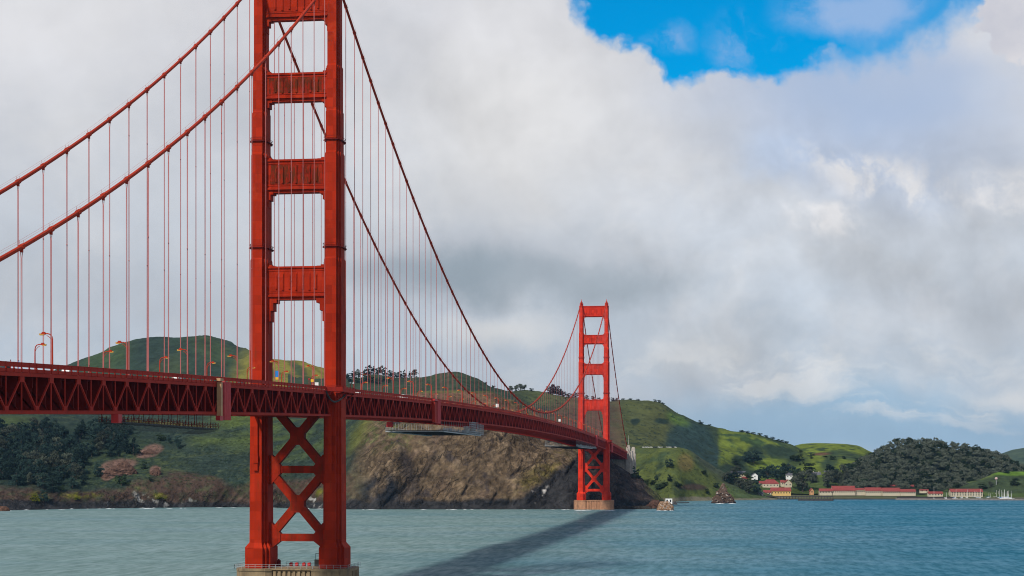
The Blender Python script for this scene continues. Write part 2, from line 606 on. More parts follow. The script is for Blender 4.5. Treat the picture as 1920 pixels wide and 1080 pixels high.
def mat_leaf(name, col, var=.35):
    m, g, b = new_mat(name)
    oi = g.new('ShaderNodeObjectInfo')
    geo = g.new('ShaderNodeNewGeometry')
    n = g.noise(geo.outputs['Position'], .22, 3, .6)
    f = g.math('MULTIPLY', g.lin(n, .25, .75, 1 - var, 1 + var), g.lin(oi.outputs['Random'], 0, 1, .6, 1.5))
    c = g.vmath('SCALE', col, scale=f)
    g.put(b.inputs['Base Color'], c)
    b.inputs['Roughness'].default_value = .9
    b.inputs['Specular IOR Level'].default_value = .05
    tl = g.new('ShaderNodeBsdfTranslucent')
    g.put(tl.inputs['Color'], c)
    mx = g.new('ShaderNodeMixShader')
    mx.inputs[0].default_value = .42
    g.l.new(b.outputs[0], mx.inputs[1])
    g.l.new(tl.outputs[0], mx.inputs[2])
    out = [n for n in g.n if n.type == 'OUTPUT_MATERIAL'][0]
    g.l.new(mx.outputs[0], out.inputs['Surface'])
    return m


M_LEAF_DARK = mat_leaf('conifer_leaf', (.032, .056, .046))
M_LEAF_GREEN = mat_leaf('shrub_leaf', (.036, .056, .026))
M_LEAF_GREY = mat_leaf('eucalyptus_leaf', (.082, .094, .068))
M_LEAF_YELLOW = mat_leaf('gorse_leaf', (.15, .16, .012))
M_LEAF_PURPLE = mat_leaf('cypress_leaf', (.042, .040, .042))
M_BARK = mat_plain('bark', (.07, .055, .045), .95, .3, .5)


def mat_water():
    m, g, b = new_mat('bay_water')
    geo = g.new('ShaderNodeNewGeometry')
    P = geo.outputs['Position']
    big = g.noise(g.vmath('MULTIPLY', P, (.7, 1.6, 1)), .004, 4, .6)
    sep = g.new('ShaderNodeSeparateXYZ')
    g.put(sep.inputs[0], P)
    # sky glare put into a paler colour west of the bridge, bluer water east
    xw = g.math('ADD', sep.outputs[0], g.lin(big, .3, .7, -60, 60))
    ew = g.ss(xw, -90, 330)
    c = g.mix(ew, (.150, .232, .222), (.008, .124, .196))
    c = g.mix(g.math('MULTIPLY', g.ss(big, .45, .65), .25), c, (.03, .13, .17))
    cap = g.noise(g.vmath('MULTIPLY', P, (.16, .5, 1)), 1.0, 3, .55)
    c = g.mix(g.math('MULTIPLY', g.ss(cap, .76, .80), .5), c, (.55, .6, .6))
    r1 = g.noise(g.vmath('MULTIPLY', P, (.24, .045, 1)), 1.0, 3, .6)
    r2 = g.noise(g.vmath('MULTIPLY', P, (.05, .018, 1)), 1.0, 5, .65)
    rip = g.math('ADD', g.math('MULTIPLY', r1, .62), g.math('MULTIPLY', r2, .38))
    slick = g.noise(g.vmath('MULTIPLY', P, (.0022, .011, 1)), 1.0, 4, .55)
    c = g.vmath('SCALE', c, scale=g.lin(rip, .38, .62, .82, 1.18))
    h1 = g.noise(g.vmath('MULTIPLY', P, (.5, 1.2, 1)), .09, 6, .65)
    bp = g.new('ShaderNodeBump')
    bp.inputs['Strength'].default_value = .8
    bp.inputs['Distance'].default_value = 3.0
    g.put(bp.inputs['Height'], h1)
    df = g.new('ShaderNodeBsdfDiffuse')
    g.put(df.inputs['Color'], c)
    gl = g.new('ShaderNodeBsdfGlossy')
    gl.inputs['Roughness'].default_value = .28
    gl.inputs['Color'].default_value = (.9, .95, 1, 1)
    g.put(gl.inputs['Normal'], bp.outputs[0])
    mx = g.new('ShaderNodeMixShader')
    fac = g.math('MULTIPLY', g.ss(rip, .36, .66, .05, .19), g.ss(slick, .35, .65, .75, 1.5))
    g.put(mx.inputs[0], fac)
    g.l.new(df.outputs[0], mx.inputs[1])
    g.l.new(gl.outputs[0], mx.inputs[2])
    out = [n for n in g.n if n.type == 'OUTPUT_MATERIAL'][0]
    g.l.new(mx.outputs[0], out.inputs['Surface'])
    g.n.remove(b)
    return m


M_WATER = mat_water()

# ------------------------------------------------------------------ water and terrain
w = MB()
N = 24
for iy in range(N + 1):
    for ix in range(N + 1):
        w.v.append((-7000 + 14000 * ix / N, -1500 + 14000 * iy / N, 0))
for iy in range(N):
    for ix in range(N):
        a = iy * (N + 1) + ix
        w.f.append((a, a + 1, a + N + 2, a + N + 1))
tag(w.build('water', M_WATER), kind='structure')


def ell(px, py, cx, cy, rx, ry, soft=.35, rot=0):
    dx, dy = px - cx, py - cy
    c, s = math.cos(rot), math.sin(rot)
    d = np.sqrt(((dx * c + dy * s) / rx) ** 2 + ((-dx * s + dy * c) / ry) ** 2)
    return 1 - sst(d, 1 - soft, 1 + soft)


def over(c, m, col):
    m = np.clip(m, 0, 1)[:, None]
    col = np.array(col)
    return c * (1 - m) + (col if col.ndim == 2 else col[None, :]) * m


def sheet(name, cols, nu, nt, mat, cover, amp, back=((.8, 150), (.25, 420)), warp=6.0):
    """a hillside: cols = [(px, [(py, depth), ...])], shore or foot first, crest last; a back slope is added"""
    px = np.array([c[0] for c in cols], float)
    K = len(cols[0][1])
    pts = np.zeros((len(cols), K + len(back) + 1, 3))
    uv = np.zeros((len(cols), K + len(back) + 1, 2))
    for i, (x, kn) in enumerate(cols):
        for k, (py, d) in enumerate(kn):
            if d is None: d = dwater(py)
            pts[i, k + 1] = atd(x, py, d)
            uv[i, k + 1] = (x, py)
        py, d = kn[0]
        if d is None: d = dwater(py)
        p = atd(x, py, d - 25)
        p.z = pts[i, 1, 2] - 9
        pts[i, 0] = p
        uv[i, 0] = (x, py + 4)
        py, d = kn[-1]
        zc = pts[i, K, 2]
        for j, (fz, dd) in enumerate(back):
            q = atd(x, py, d + dd)
            q.z = zc * fz
            pts[i, K + 1 + j] = q
            uv[i, K + 1 + j] = (x, py)
    # resample along px with a smooth (Catmull-Rom/PCHIP-like) interpolation, then along t
    U = np.linspace(px[0], px[-1], nu)

    def herm(xs, ys, X):
        h = np.diff(xs)
        dl = np.diff(ys, axis=0) / h.reshape(-1, *([1] * (ys.ndim - 1)))
        m = np.zeros_like(ys)
        m[1:-1] = np.where(dl[:-1] * dl[1:] > 0, 2 * dl[:-1] * dl[1:] / np.where(np.abs(dl[:-1] + dl[1:]) < 1e-9, 1e-9, dl[:-1] + dl[1:]), 0)
        m[0], m[-1] = dl[0], dl[-1]
        i = np.clip(np.searchsorted(xs, X) - 1, 0, len(xs) - 2)
        sh = (-1, *([1] * (ys.ndim - 1)))
        t = ((X - xs[i]) / h[i]).reshape(sh)
        hh = h[i].reshape(sh)
        return ((2 * t ** 3 - 3 * t ** 2 + 1) * ys[i] + (t ** 3 - 2 * t ** 2 + t) * hh * m[i] + (-2 * t ** 3 + 3 * t ** 2) * ys[i + 1] + (t ** 3 - t ** 2) * hh * m[i + 1])
    A = herm(px, pts, U)
    B = herm(px, uv, U)
    kt = np.arange(pts.shape[1], dtype=float)
    nb = len(back)
    T = np.concatenate([np.linspace(0, 1, 6)[:-1], np.linspace(1, K, nt), np.linspace(K, K + nb, 10)[1:]])
    A = herm(kt, np.swapaxes(A, 0, 1), T)          # t, u, 3
    B = herm(kt, np.swapaxes(B, 0, 1), T)
    tt, uu = A.shape[:2]
    V = A.reshape(-1, 3)
    W = B.reshape(-1, 2)
    du = np.gradient(A, axis=1).reshape(-1, 3)
    dt = np.gradient(A, axis=0).reshape(-1, 3)
    n = np.cross(du, dt)
    n /= np.linalg.norm(n, axis=1)[:, None] + 1e-9
    wp = np.stack([fbm(V / 60, 4, off=3.3), fbm(V / 60, 4, off=9.1)], 1) * warp
    PX, PY = W[:, 0] + wp[:, 0], W[:, 1] + wp[:, 1]
    a = amp(PX, PY, V, n)
    V2 = V + n * a[:, None]
    c = cover(PX, PY, V2)
    al = head_rock_mask(PX, PY) if cover is head_cover else np.ones(len(c))
    f = []
    idx = np.arange(tt * uu).reshape(tt, uu)
    q = np.stack([idx[:-1, :-1], idx[:-1, 1:], idx[1:, 1:], idx[1:, :-1]], -1).reshape(-1, 4)
    me = bpy.data.meshes.new(name)
    me.from_pydata(V2.tolist(), [], q.tolist())
    me.materials.append(mat)
    me.polygons.foreach_set('use_smooth', [True] * len(me.polygons))
    ca = me.color_attributes.new('cover', 'FLOAT_COLOR', 'POINT')
    ca.data.foreach_set('color', np.concatenate([np.clip(c, .004, 1), al[:, None]], 1).astype(np.float32).ravel())
    me.update()
    o = bpy.data.objects.new(name, me)
    COL.objects.link(o)
    tag(o, kind='structure')
    GROUND.append((V2.reshape(tt, uu, 3), o))
    return o


GROUND = []
RX = np.array([math.cos(TH), math.sin(TH), 0])


def strata(V, along, across, oct=5, off=0.0, ang=.9, ridged=True):
    s = V @ RX
    z = V[:, 2]
    a = s * math.cos(ang) + z * math.sin(ang)
    b = -s * math.sin(ang) + z * math.cos(ang)
    dep = V[:, 1]
    return fbm(np.stack([a / along, b / across, dep / along], 1), oct, .55, ridged, off)


# --- near headland: left slope, brown sea cliff, point below the far tower
HEAD = [
    (-140, [(958, None), (922, 1900), (875, 2000), (808, 2300), (755, 2700)]),
    (0, [(957, None), (920, 1905), (875, 2010), (805, 2300), (742, 2700)]),
    (150, [(954, None), (915, 1960), (868, 2070), (800, 2330), (738, 2750)]),
    (300, [(952, None), (905, 2000), (858, 2110), (790, 2350), (735, 2750)]),
    (460, [(951, None), (905, 2010), (850, 2110), (780, 2330), (735, 2700)]),
    (560, [(953, None), (910, 1960), (850, 2050), (785, 2250), (738, 2550)]),
    (650, [(955, None), (900, 1935), (838, 2000), (788, 2120), (745, 2350)]),
    (700, [(955, None), (890, 1925), (820, 1975), (778, 2050), (748, 2250)]),
    (770, [(955, None), (885, 1925), (815, 1962), (770, 2005), (739, 2110)]),
    (800, [(955, None), (885, 1925), (815, 1962), (770, 2005), (735.5, 2090)]),
    (860, [(955, None), (885, 1925), (815, 1962), (770, 2005), (734, 2090)]),
    (920, [(955, None), (885, 1925), (815, 1962), (770, 2005), (735, 2090)]),
    (950, [(955, None), (885, 1930), (820, 1970), (782, 2020), (752, 2110)]),
    (1000, [(955, None), (890, 1935), (840, 1985), (805, 2040), (783, 2120)]),
    (1060, [(955, None), (895, 1940), (855, 1990), (830, 2060), (812, 2140)]),
    (1100, [(954, None), (905, 1950), (870, 1995), (850, 2060), (836, 2140)]),
    (1150, [(952, None), (918, 1995), (890, 2045), (876, 2100), (868, 2170)]),
    (1183, [(951, None), (930, 2020), (910, 2060), (898, 2110), (890, 2160)]),
    (1210, [(950.5, None), (938, 2035), (929, 2065), (921, 2100), (915, 2150)]),
    (1232, [(950, None), (944, 2045), (940, 2080), (936, 2120), (933, 2170)]),
    (1243, [(949.5, None), (947.5, 2055), (946, 2085), (945, 2120), (944, 2160)]),
]


def head_rock(px, py):
    left = sst(px, 636, 700) * sst(px + (py - 840) * .62, 640, 690)
    bench = ell(px, py, 872, 760, 120, 26, .3)
    return np.clip(left, 0, 1), bench


def head_rock_mask(px, py):
    rock, _ = head_rock(px, py)
    return np.clip(np.maximum(rock, sst(py, 915, 935)) * (1 - .7 * ell(px, py, 868, 768, 130, 34, .3)), 0, 1)


def head_amp(px, py, V, n):
    rock, _ = head_rock(px, py)
    lowrock = sst(py, 905, 930) * (1 - rock)
    g = fbm(V / 45, 5) * 5 + fbm(V / 9, 3, off=4) * 1.0
    cr = sst(strata(V, 120, 30, 4, off=31, ang=.85), .34, .52)
    r = strata(V, 130, 46, 5) * 6 + fbm(V / 24, 5, off=13) * 5 + fbm(V / 11, 5, .6, ridged=True, off=2) * 3.4 + fbm(V / 60, 3, off=6) * 7 - 3.5 * cr
    k = sst(py, 957, 946) * .8 + .2
    gully = -6 * ell(px, py, 690, 900, 16, 55, .6) - 7 * ell(px, py, 762, 905, 12, 70, .7) + 5 * ell(px, py, 720, 890, 20, 40, .8)
    rr = strata(V, 40, 14, 5, off=7) * 5
    crest = 1 - sst(py, 760, 742) * .75
    return (g * (1 - rock) * (1 - lowrock * .5) + (r + gully) * rock + rr * lowrock) * k * crest


def head_cover(px, py, V):
    n1, n2, n3 = fbm(V / 30, 5, off=1), fbm(V / 9, 4, off=5), fbm(V / 90, 3, off=8)
    nr = .6 * strata(V, 70, 24, 5, off=3) + .8 * fbm(V / 9, 5, .6, off=15)
    crev = sst(strata(V, 120, 30, 4, off=31, ang=.85), .34, .5)
    rock, bench = head_rock(px, py)
    c = np.tile(np.array([.030, .046, .034]), (len(px), 1))
    c = over(c, sst(n1, .0, .5), (.046, .064, .032))
    n5 = fbm(V / 5, 3, off=17)
    c = over(c, sst(n5 + n2 * .5, .05, .35) * .9, (.014, .026, .021))
    c = over(c, sst(n5 - n1 * .5, -.2, -.55) * .6, (.075, .090, .040))
    c = over(c, ell(px, py, 430, 800, 70, 45, .5) * sst(n3, -.3, .3), (.085, .115, .028))
    c = over(c, ell(px, py, 20, 800, 60, 20, .5) * .8, (.085, .115, .03))
    c = over(c, ell(px, py, 90, 850, 210, 62, .3) * .85, (.020, .034, .022))
    c = over(c, ell(px, py, 250, 880, 90, 45, .5) * sst(n2, -.2, .3) * .7, (.075, .095, .032))
    c = over(c, ell(px, py, 560, 800, 75, 55, .5) * .6 * sst(n1, -.3, .3), (.075, .105, .026))
    c = over(c, ell(px, py, 690, 800, 55, 16, .6, -.9) * .8, (.115, .125, .022))
    # brown bluffs along the left shore
    edge = np.interp(px, [-140, 60, 150, 230, 290, 340, 400, 440, 520, 600, 660], [912, 916, 922, 912, 890, 882, 890, 915, 905, 893, 880])
    low = sst(py - edge + n1 * 16, -6, 10)
    lowc = over(np.tile(np.array([.072, .046, .034]), (len(px), 1)), sst(n2, -.1, .4), (.055, .055, .030))
    lowc = over(lowc, sst(n1, .2, .5) * .6, (.085, .095, .03))
    m = np.clip(low * (1 - rock), 0, 1)[:, None]
    c = c * (1 - m) + lowc * m
    for x, y, rx, ry in ((222, 873, 33, 14), (203, 888, 14, 9), (280, 845, 26, 9), (290, 880, 10, 8)):
        c = over(c, ell(px, py, x, y, rx, ry, .25, -.25), (.17, .10, .075))
    # the cliff
    rc = np.tile(np.array([.128, .088, .053]), (len(px), 1))
    rc = over(rc, sst(nr, .0, .45), (.175, .124, .078))
    rc = over(rc, sst(nr, -.1, -.5) * .9, (.036, .028, .024))
    rc = over(rc, crev * .6, (.036, .028, .026))
    rc = over(rc, sst(fbm(V / 22, 4, off=21), .2, .45) * .8, (.052, .042, .042))
    rc = over(rc, sst(n1, .05, .5) * .45, (.085, .054, .046))
    rc = over(rc, sst(n3, .15, .5) * .5 * sst(py, 870, 900), (.10, .09, .035))
    rc = over(rc, ell(px, py, 720, 820, 60, 28, .6) * sst(n2, -.2, .4) * .8, (.085, .105, .03))
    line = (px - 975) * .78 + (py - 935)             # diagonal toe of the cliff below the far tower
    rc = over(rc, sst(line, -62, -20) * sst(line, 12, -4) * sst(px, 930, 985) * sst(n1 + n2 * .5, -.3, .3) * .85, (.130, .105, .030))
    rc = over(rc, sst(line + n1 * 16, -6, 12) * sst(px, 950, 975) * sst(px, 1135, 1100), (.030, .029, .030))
    rc = over(rc, ell(px, py, 715, 925, 42, 30, .4, .2) * sst(n1, -.5, .1), (.026, .028, .034))
    rc = over(rc, ell(px, py, 770, 895, 12, 55, .6, -.3) * .8, (.045, .036, .032))
    rc = over(rc, ell(px, py, 868, 768, 120, 34, .25) * .9, over(np.tile(np.array([.130, .078, .044]), (len(px), 1)), sst(n2, 0, .4) * .6, (.11, .085, .04)))
    rc = over(rc, sst(py + n1 * 4, 741, 737) * sst(px, 1000, 960) * .8, (.095, .105, .03))
    rc = over(rc, sst(px - (py - 740) * 1.1 + n1 * 12, 925, 950) * sst(px, 1010, 985) * sst(py, 800, 775) * .8, (.075, .095, .03))
    east = sst(px, 1095, 1125)
    ec = over(np.tile(np.array([.048, .037, .033]), (len(px), 1)), sst(nr, 0, .5), (.075, .05, .043))
    ec = over(ec, sst((px - 1178) - (py - 872) * .72 + n1 * 9, -8, 6), (.095, .098, .035))
    m = east[:, None]
    rc = rc * (1 - m) + ec * m
    m = rock[:, None]
    c = c * (1 - m) + rc * m
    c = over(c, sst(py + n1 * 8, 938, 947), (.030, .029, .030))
    g = sst(n2 + n1 * .6, .18, .42)
    for x, y, rx, ry in ((250, 938, 24, 11), (325, 941, 40, 9), (590, 940, 14, 12), (1000, 930, 24, 16), (1022, 918, 8, 8)):
        c = over(c, ell(px, py, x, y, rx, ry, .6) * g, (.42, .40, .38))
    for x, y, rx, ry in ((72, 935, 16, 9), (300, 932, 14, 6), (150, 930, 30, 6), (600, 925, 10, 8)):
        c = over(c, ell(px, py, x, y, rx, ry, .6) * .8 * sst(n2, -.3, .2), (.17, .165, .015))
    return c


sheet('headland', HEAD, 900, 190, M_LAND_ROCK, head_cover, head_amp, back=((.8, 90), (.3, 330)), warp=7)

# --- green slope right of the far tower, with the road along its top
SLOPE = [
    (1110, [(930, 2330), (905, 2400), (880, 2460), (852, 2540), (842, 2600)]),
    (1160, [(930, 2330), (905, 2400), (875, 2460), (848, 2540), (838.5, 2600)]),
    (1200, [(938, 2330), (912, 2390), (878, 2440), (847, 2500), (837.5, 2560)]),
    (1260, [(941, None), (915, 2350), (880, 2395), (850, 2440), (837.5, 2490)]),
    (1288, [(939.5, None), (916, 2380), (883, 2420), (857, 2455), (842, 2500)]),
    (1320, [(938.8, None), (920, 2405), (893, 2440), (872, 2470), (862, 2510)]),
    (1350, [(938.4, None), (925, 2425), (906, 2455), (890, 2485), (881, 2520)]),
    (1400, [(937.8, None), (931, 2440), (921, 2465), (912, 2490), (907, 2525)]),
    (1440, [(937.2, None), (934, 2465), (931, 2490), (928, 2510), (926, 2545)]),
    (1458, [(937.0, None), (935.5, 2470), (934, 2490), (933, 2510), (932, 2545)]),
]


def slope_cover(px, py, V):
    n1, n2, n3 = fbm(V / 34, 5, off=1), fbm(V / 10, 4, off=5), fbm(V / 100, 3, off=8)
    c = np.tile(np.array([.082, .100, .026]), (len(px), 1))
    c = over(c, sst(n1, .05, .45), (.044, .066, .030))
    c = over(c, sst(n2, .1, .5) * .6, (.032, .05, .025))
    c = over(c, ell(px, py, 1285, 868, 15, 16, .4), (.13, .105, .035))
    c = over(c, sst(px - (py - 850) * 1.05 + n1 * 10, 1288, 1304), (.050, .062, .038))
    c = over(c, sst(px - (py - 890) * 2.2 + n1 * 30, 1250, 1300) * sst(py, 905, 920) * .7, (.06, .09, .03))
    c = over(c, ell(px, py, 1265, 912, 45, 14, .5) * sst(n1, -.3, .2), (.022, .036, .022))
    c = over(c, ell(px, py, 1300, 914, 26, 6, .4), (.06, .042, .03))
    c = over(c, sst(py + n2 * 3, 932, 936) * .8, (.15, .13, .10))
    return c


sheet('shore_slope', SLOPE, 330, 110, M_LAND_GRASS, slope_cover,
      lambda px, py, V, n: (fbm(V / 60, 5) * 5 + fbm(V / 12, 3, off=4) * 1.0) * sst(py, 938, 925) * (1 - sst(py, 846, 838) * .8) * (1 - sst(px, 1270, 1300) * .5), back=((.9, 60), (.3, 250)), warp=4)

# --- ridges behind the headland
RIDGE = [
    (540, [(770, 2500), (742, 2650), (722, 2800), (704, 3000)]),
    (650, [(765, 2450), (742, 2600), (726, 2750), (714, 2900)]),
    (700, [(765, 2450), (740, 2600), (722, 2750), (708, 2900)]),
    (760, [(765, 2450), (742, 2600), (725, 2750), (711, 2900)]),
    (800, [(765, 2420), (742, 2600), (724, 2750), (708, 2880)]),
    (830, [(765, 2420), (740, 2600), (720, 2750), (704, 2860)]),
    (852, [(765, 2420), (740, 2600), (719, 2750), (702, 2850)]),
    (872, [(765, 2420), (742, 2600), (722, 2750), (706, 2850)]),
    (900, [(775, 2420), (752, 2600), (735, 2750), (718, 2850)]),
    (935, [(785, 2420), (765, 2600), (752, 2750), (735, 2850)]),
    (960, [(800, 2420), (775, 2600), (755, 2750), (737, 2880)]),
    (990, [(810, 2420), (780, 2600), (758, 2780), (735, 2950)]),
    (1030, [(820, 2420), (788, 2600), (762, 2800), (740, 2980)]),
    (1070, [(835, 2400), (800, 2580), (772, 2800), (750, 3000)]),
    (1120, [(850, 2450), (815, 2620), (780, 2820), (754, 3000)]),
    (1170, [(850, 2500), (815, 2680), (780, 2850), (751, 3000)]),
    (1210, [(850, 2520), (818, 2700), (785, 2860), (753, 3000)]),
    (1240, [(860, 2540), (825, 2720), (792, 2870), (759, 3000)]),
    (1275, [(875, 2560), (842, 2720), (808, 2870), (777, 3000)]),
    (1310, [(890, 2580), (858, 2740), (824, 2880), (793, 3000)]),
    (1345, [(903, 2620), (872, 2750), (838, 2890), (807, 3000)]),
    (1400, [(914, 2680), (886, 2800), (850, 2900), (816, 3000)]),
    (1450, [(917, 2720), (890, 2820), (858, 2910), (828, 3000)]),
    (1495, [(918, 2760), (895, 2830), (868, 2910), (843, 3000)]),
    (1540, [(919, 2780), (903, 2840), (884, 2910), (868, 3000)]),
]


def ridge_cover(px, py, V):
    n1, n2, n3 = fbm(V / 60, 5, off=2), fbm(V / 18, 4, off=6), fbm(V / 160, 3, off=9)
    c = np.tile(np.array([.036, .054, .028]), (len(px), 1))
    c = over(c, sst(n1, .05, .5) * .6, (.026, .040, .028))
    c = over(c, sst(px, 940, 975) * sst(px, 1180, 1120), (.062, .072, .032))
    c = over(c, ell(px, py, 1105, 800, 85, 55, .5) * .75 * sst(n1, -.6, .1), (.072, .052, .034))
    c = over(c, ell(px, py, 965, 765, 40, 25, .4) * .9, (.026, .042, .028))
    c = over(c, ell(px, py, 1010, 778, 30, 14, .5) * .8, (.024, .040, .028))
    c = over(c, ell(px, py, 1020, 748, 45, 12, .5) * .7, (.075, .088, .034))
    c = over(c, sst(px, 1140, 1175) * sst(px, 1270, 1240), (.066, .076, .028))
    c = over(c, ell(px, py, 1235, 800, 40, 50, .6) * .5, (.082, .088, .03))
    c = over(c, sst(px, 1265, 1290) * sst(py - (px - 1240) * .5, 762, 755) * .8, (.046, .066, .026))
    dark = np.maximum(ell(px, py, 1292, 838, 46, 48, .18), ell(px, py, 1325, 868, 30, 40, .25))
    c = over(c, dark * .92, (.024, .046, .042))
    c = over(c, ell(px, py, 1240, 793, 14, 5, .4), (.022, .036, .024))
    c = over(c, ell(px, py, 1192, 793, 9, 5, .3), (.018, .03, .02))
    c = over(c, ell(px, py, 1270, 788, 22, 10, .5, .4) * .8, (.075, .125, .026))
    br = sst(px, 1342, 1352) * sst(px, 1530, 1490)  # sunlit stretch of hillside, its light put into the grass colour
    c = over(c, br, (.118, .150, .024))
    c = over(c, br * sst(n2 + n1, .1, .5), (.038, .066, .024))
    for x, y, rx, ry in ((1415, 852, 18, 15), (1465, 850, 34, 11), (1385, 866, 16, 9), (1480, 868, 22, 12), (1440, 842, 14, 6), (1390, 885, 60, 12)):
        c = over(c, ell(px, py, x, y, rx, ry, .35), (.024, .04, .024))
    c = over(c, sst(py - np.interp(px, [1345, 1400, 1450, 1500], [807, 816, 828, 843]), 5, 1) * sst(px, 1380, 1440) * .8, (.028, .044, .024))
    c = over(c, ell(px, py, 1440, 873, 34, 8, .4, -.15), (.115, .155, .024))
    return c


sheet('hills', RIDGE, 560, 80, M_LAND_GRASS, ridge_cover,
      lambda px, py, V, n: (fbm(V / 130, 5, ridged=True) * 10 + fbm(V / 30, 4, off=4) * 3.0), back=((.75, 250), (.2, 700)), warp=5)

BIG = [
    (40, [(780, 2750), (755, 2900), (735, 3100), (722, 3300)]),
    (100, [(780, 2750), (752, 2900), (725, 3100), (700, 3300)]),
    (140, [(780, 2750), (748, 2900), (712, 3100), (684, 3300)]),
    (190, [(780, 2750), (742, 2900), (700, 3100), (665, 3300)]),
    (240, [(775, 2750), (735, 2900), (688, 3100), (645, 3300)]),
    (280, [(775, 2750), (730, 2900), (680, 3100), (638.5, 3300)]),
    (330, [(775, 2750), (728, 2900), (676, 3100), (636, 3300)]),
    (380, [(775, 2750), (726, 2900), (674, 3100), (634, 3300)]),
    (415, [(775, 2750), (728, 2900), (680, 3100), (640, 3300)]),
    (450, [(775, 2750), (732, 2900), (690, 3080), (654, 3250)]),
    (480, [(775, 2750), (735, 2880), (700, 3020), (668, 3150)]),
    (520, [(775, 2750), (735, 2860), (704, 2980), (675, 3080)]),
    (548, [(775, 2750), (735, 2860), (704, 2980), (675.5, 3080)]),
    (565, [(775, 2750), (736, 2860), (705, 2980), (677, 3080)]),
    (585, [(775, 2750), (740, 2860), (712, 2980), (683, 3080)]),
    (607, [(775, 2750), (745, 2860), (720, 2980), (693, 3080)]),
    (640, [(780, 2750), (755, 2860), (735, 2980), (712, 3080)]),
    (700, [(790, 2750), (775, 2860), (760, 2980), (745, 3080)]),
]


def big_cover(px, py, V):
    n1, n2 = fbm(V / 70, 5, off=2), fbm(V / 20, 4, off=6)
    c = np.tile(np.array([.030, .050, .032]), (len(px), 1))
    c = over(c, sst(n1, .0, .4) * .8, (.024, .038, .028))
    c = over(c, ell(px, py, 205, 672, 50, 26, .4, -.4) * .8, (.045, .072, .028))
    c = over(c, ell(px, py, 285, 668, 40, 30, .5) * .7, (.025, .040, .032))
    c = over(c, ell(px, py, 400, 660, 45, 22, .5, .5) * .6, (.052, .074, .028))
    c = over(c, ell(px, py, 310, 700, 40, 22, .5, -.5) * .7, (.05, .066, .03))
    r = sst(px + (py - 690) * .6 + n1 * 8, 425, 470)
    c = over(c, r, (.175, .155, .030))
    c = over(c, r * sst(n2 + n1, .1, .5) * .7, (.05, .07, .028))
    c = over(c, r * ell(px, py, 558, 695, 9, 24, .5, -.6) * .9, (.036, .056, .026))
    return c


sheet('hills', BIG, 380, 80, M_LAND_FAR, big_cover,
      lambda px, py, V, n: (fbm(V / 150, 5, ridged=True) * 15 + fbm(V / 35, 4, off=4) * 3.0) * (1 - sst(n[:, 2], .9, 1.0) * .3), back=((.75, 300), (.2, 800)), warp=5)

# --- rolling green hills behind the harbour
ROLL = [
    (1370, [(914, 2660), (896, 2800), (872, 2950), (858, 3100)]),
    (1440, [(914, 2660), (892, 2800), (864, 2950), (845, 3100)]),
    (1480, [(914, 2660), (890, 2800), (860, 2950), (839, 3100)]),
    (1505, [(914, 2660), (888, 2800), (858, 2950), (833.5, 3100)]),
    (1540, [(914, 2660), (886, 2800), (856, 2950), (831, 3100)]),
    (1575, [(914, 2660), (886, 2800), (857, 2950), (832, 3100)]),
    (1605, [(914, 2660), (885, 2800), (858, 2950), (835, 3100)]),
    (1630, [(914, 2660), (884, 2780), (864, 2950), (846, 3100)]),
    (1660, [(914, 2660), (886, 2780), (872, 2950), (860, 3100)]),
    (1710, [(914, 2660), (895, 2780), (884, 2950), (876, 3100)]),
]


def roll_cover(px, py, V):
    n1, n2 = fbm(V / 55, 5, off=2), fbm(V / 16, 4, off=6)
    c = np.tile(np.array([.122, .156, .022]), (len(px), 1))  # grass brightened, sunlight between cloud shadows painted into the base colour
    c = over(c, sst(n1, .1, .5) * .5, (.115, .150, .026))
    c = over(c, sst(n2 + n1 * .6, .22, .5), (.040, .066, .024))
    for x, y, rx, ry in ((1575, 850, 24, 5), (1560, 862, 14, 14), (1598, 858, 24, 7), (1490, 862, 26, 16), (1630, 866, 18, 10), (1550, 875, 12, 10), (1480, 845, 18, 6)):
        c = over(c, ell(px, py, x, y, rx, ry, .4) * .85, (.028, .046, .024))
    c = over(c, ell(px, py, 1542, 851.5, 17, 2.6, .3), (.095, .052, .032))
    c = over(c, ell(px, py, 1608, 879, 18, 8, .25), (.085, .048, .036))
    c = over(c, sst(py, 888, 900) * .7, (.035, .055, .026))
    return c


sheet('hills', ROLL, 330, 80, M_LAND_GRASS, roll_cover,
      lambda px, py, V, n: (fbm(V / 140, 4) * 7 + fbm(V / 35, 4, off=4) * 1.3) * (1 - sst(py, 840, 834) * .5), back=((.7, 250), (.1, 700)), warp=4)

# --- wooded hill, front knoll, harbour flat, hills across the bay
WOODED = [
    (1580, [(926, 2600), (912, 2680), (900, 2760), (893, 2850)]),
    (1620, [(926, 2600), (906, 2680), (884, 2760), (872, 2850)]),
    (1645, [(926, 2600), (902, 2680), (872, 2760), (856, 2850)]),
    (1680, [(926, 2600), (900, 2680), (862, 2760), (839, 2850)]),
    (1720, [(926, 2600), (900, 2680), (860, 2760), (836, 2850)]),
    (1770, [(926, 2600), (900, 2680), (862, 2760), (841, 2850)]),
    (1830, [(926, 2600), (902, 2680), (868, 2760), (850, 2850)]),
    (1870, [(926, 2600), (905, 2680), (878, 2760), (862, 2850)]),
    (1900, [(926, 2600), (908, 2680), (888, 2760), (876, 2850)]),
    (1930, [(926, 2600), (912, 2680), (898, 2760), (890, 2850)]),
    (1990, [(928, 2600), (920, 2680), (915, 2760), (912, 2850)]),
]


def wood_cover(px, py, V):
    n1 = fbm(V / 40, 4)
    c = np.tile(np.array([.026, .034, .020]), (len(px), 1))
    return over(c, sst(n1, .2, .5), (.05, .07, .025))


WOOD_O = sheet('hills', WOODED, 220, 50, M_LAND_GRASS, wood_cover, lambda px, py, V, n: fbm(V / 60, 4) * 3, back=((.7, 150), (.1, 400)))

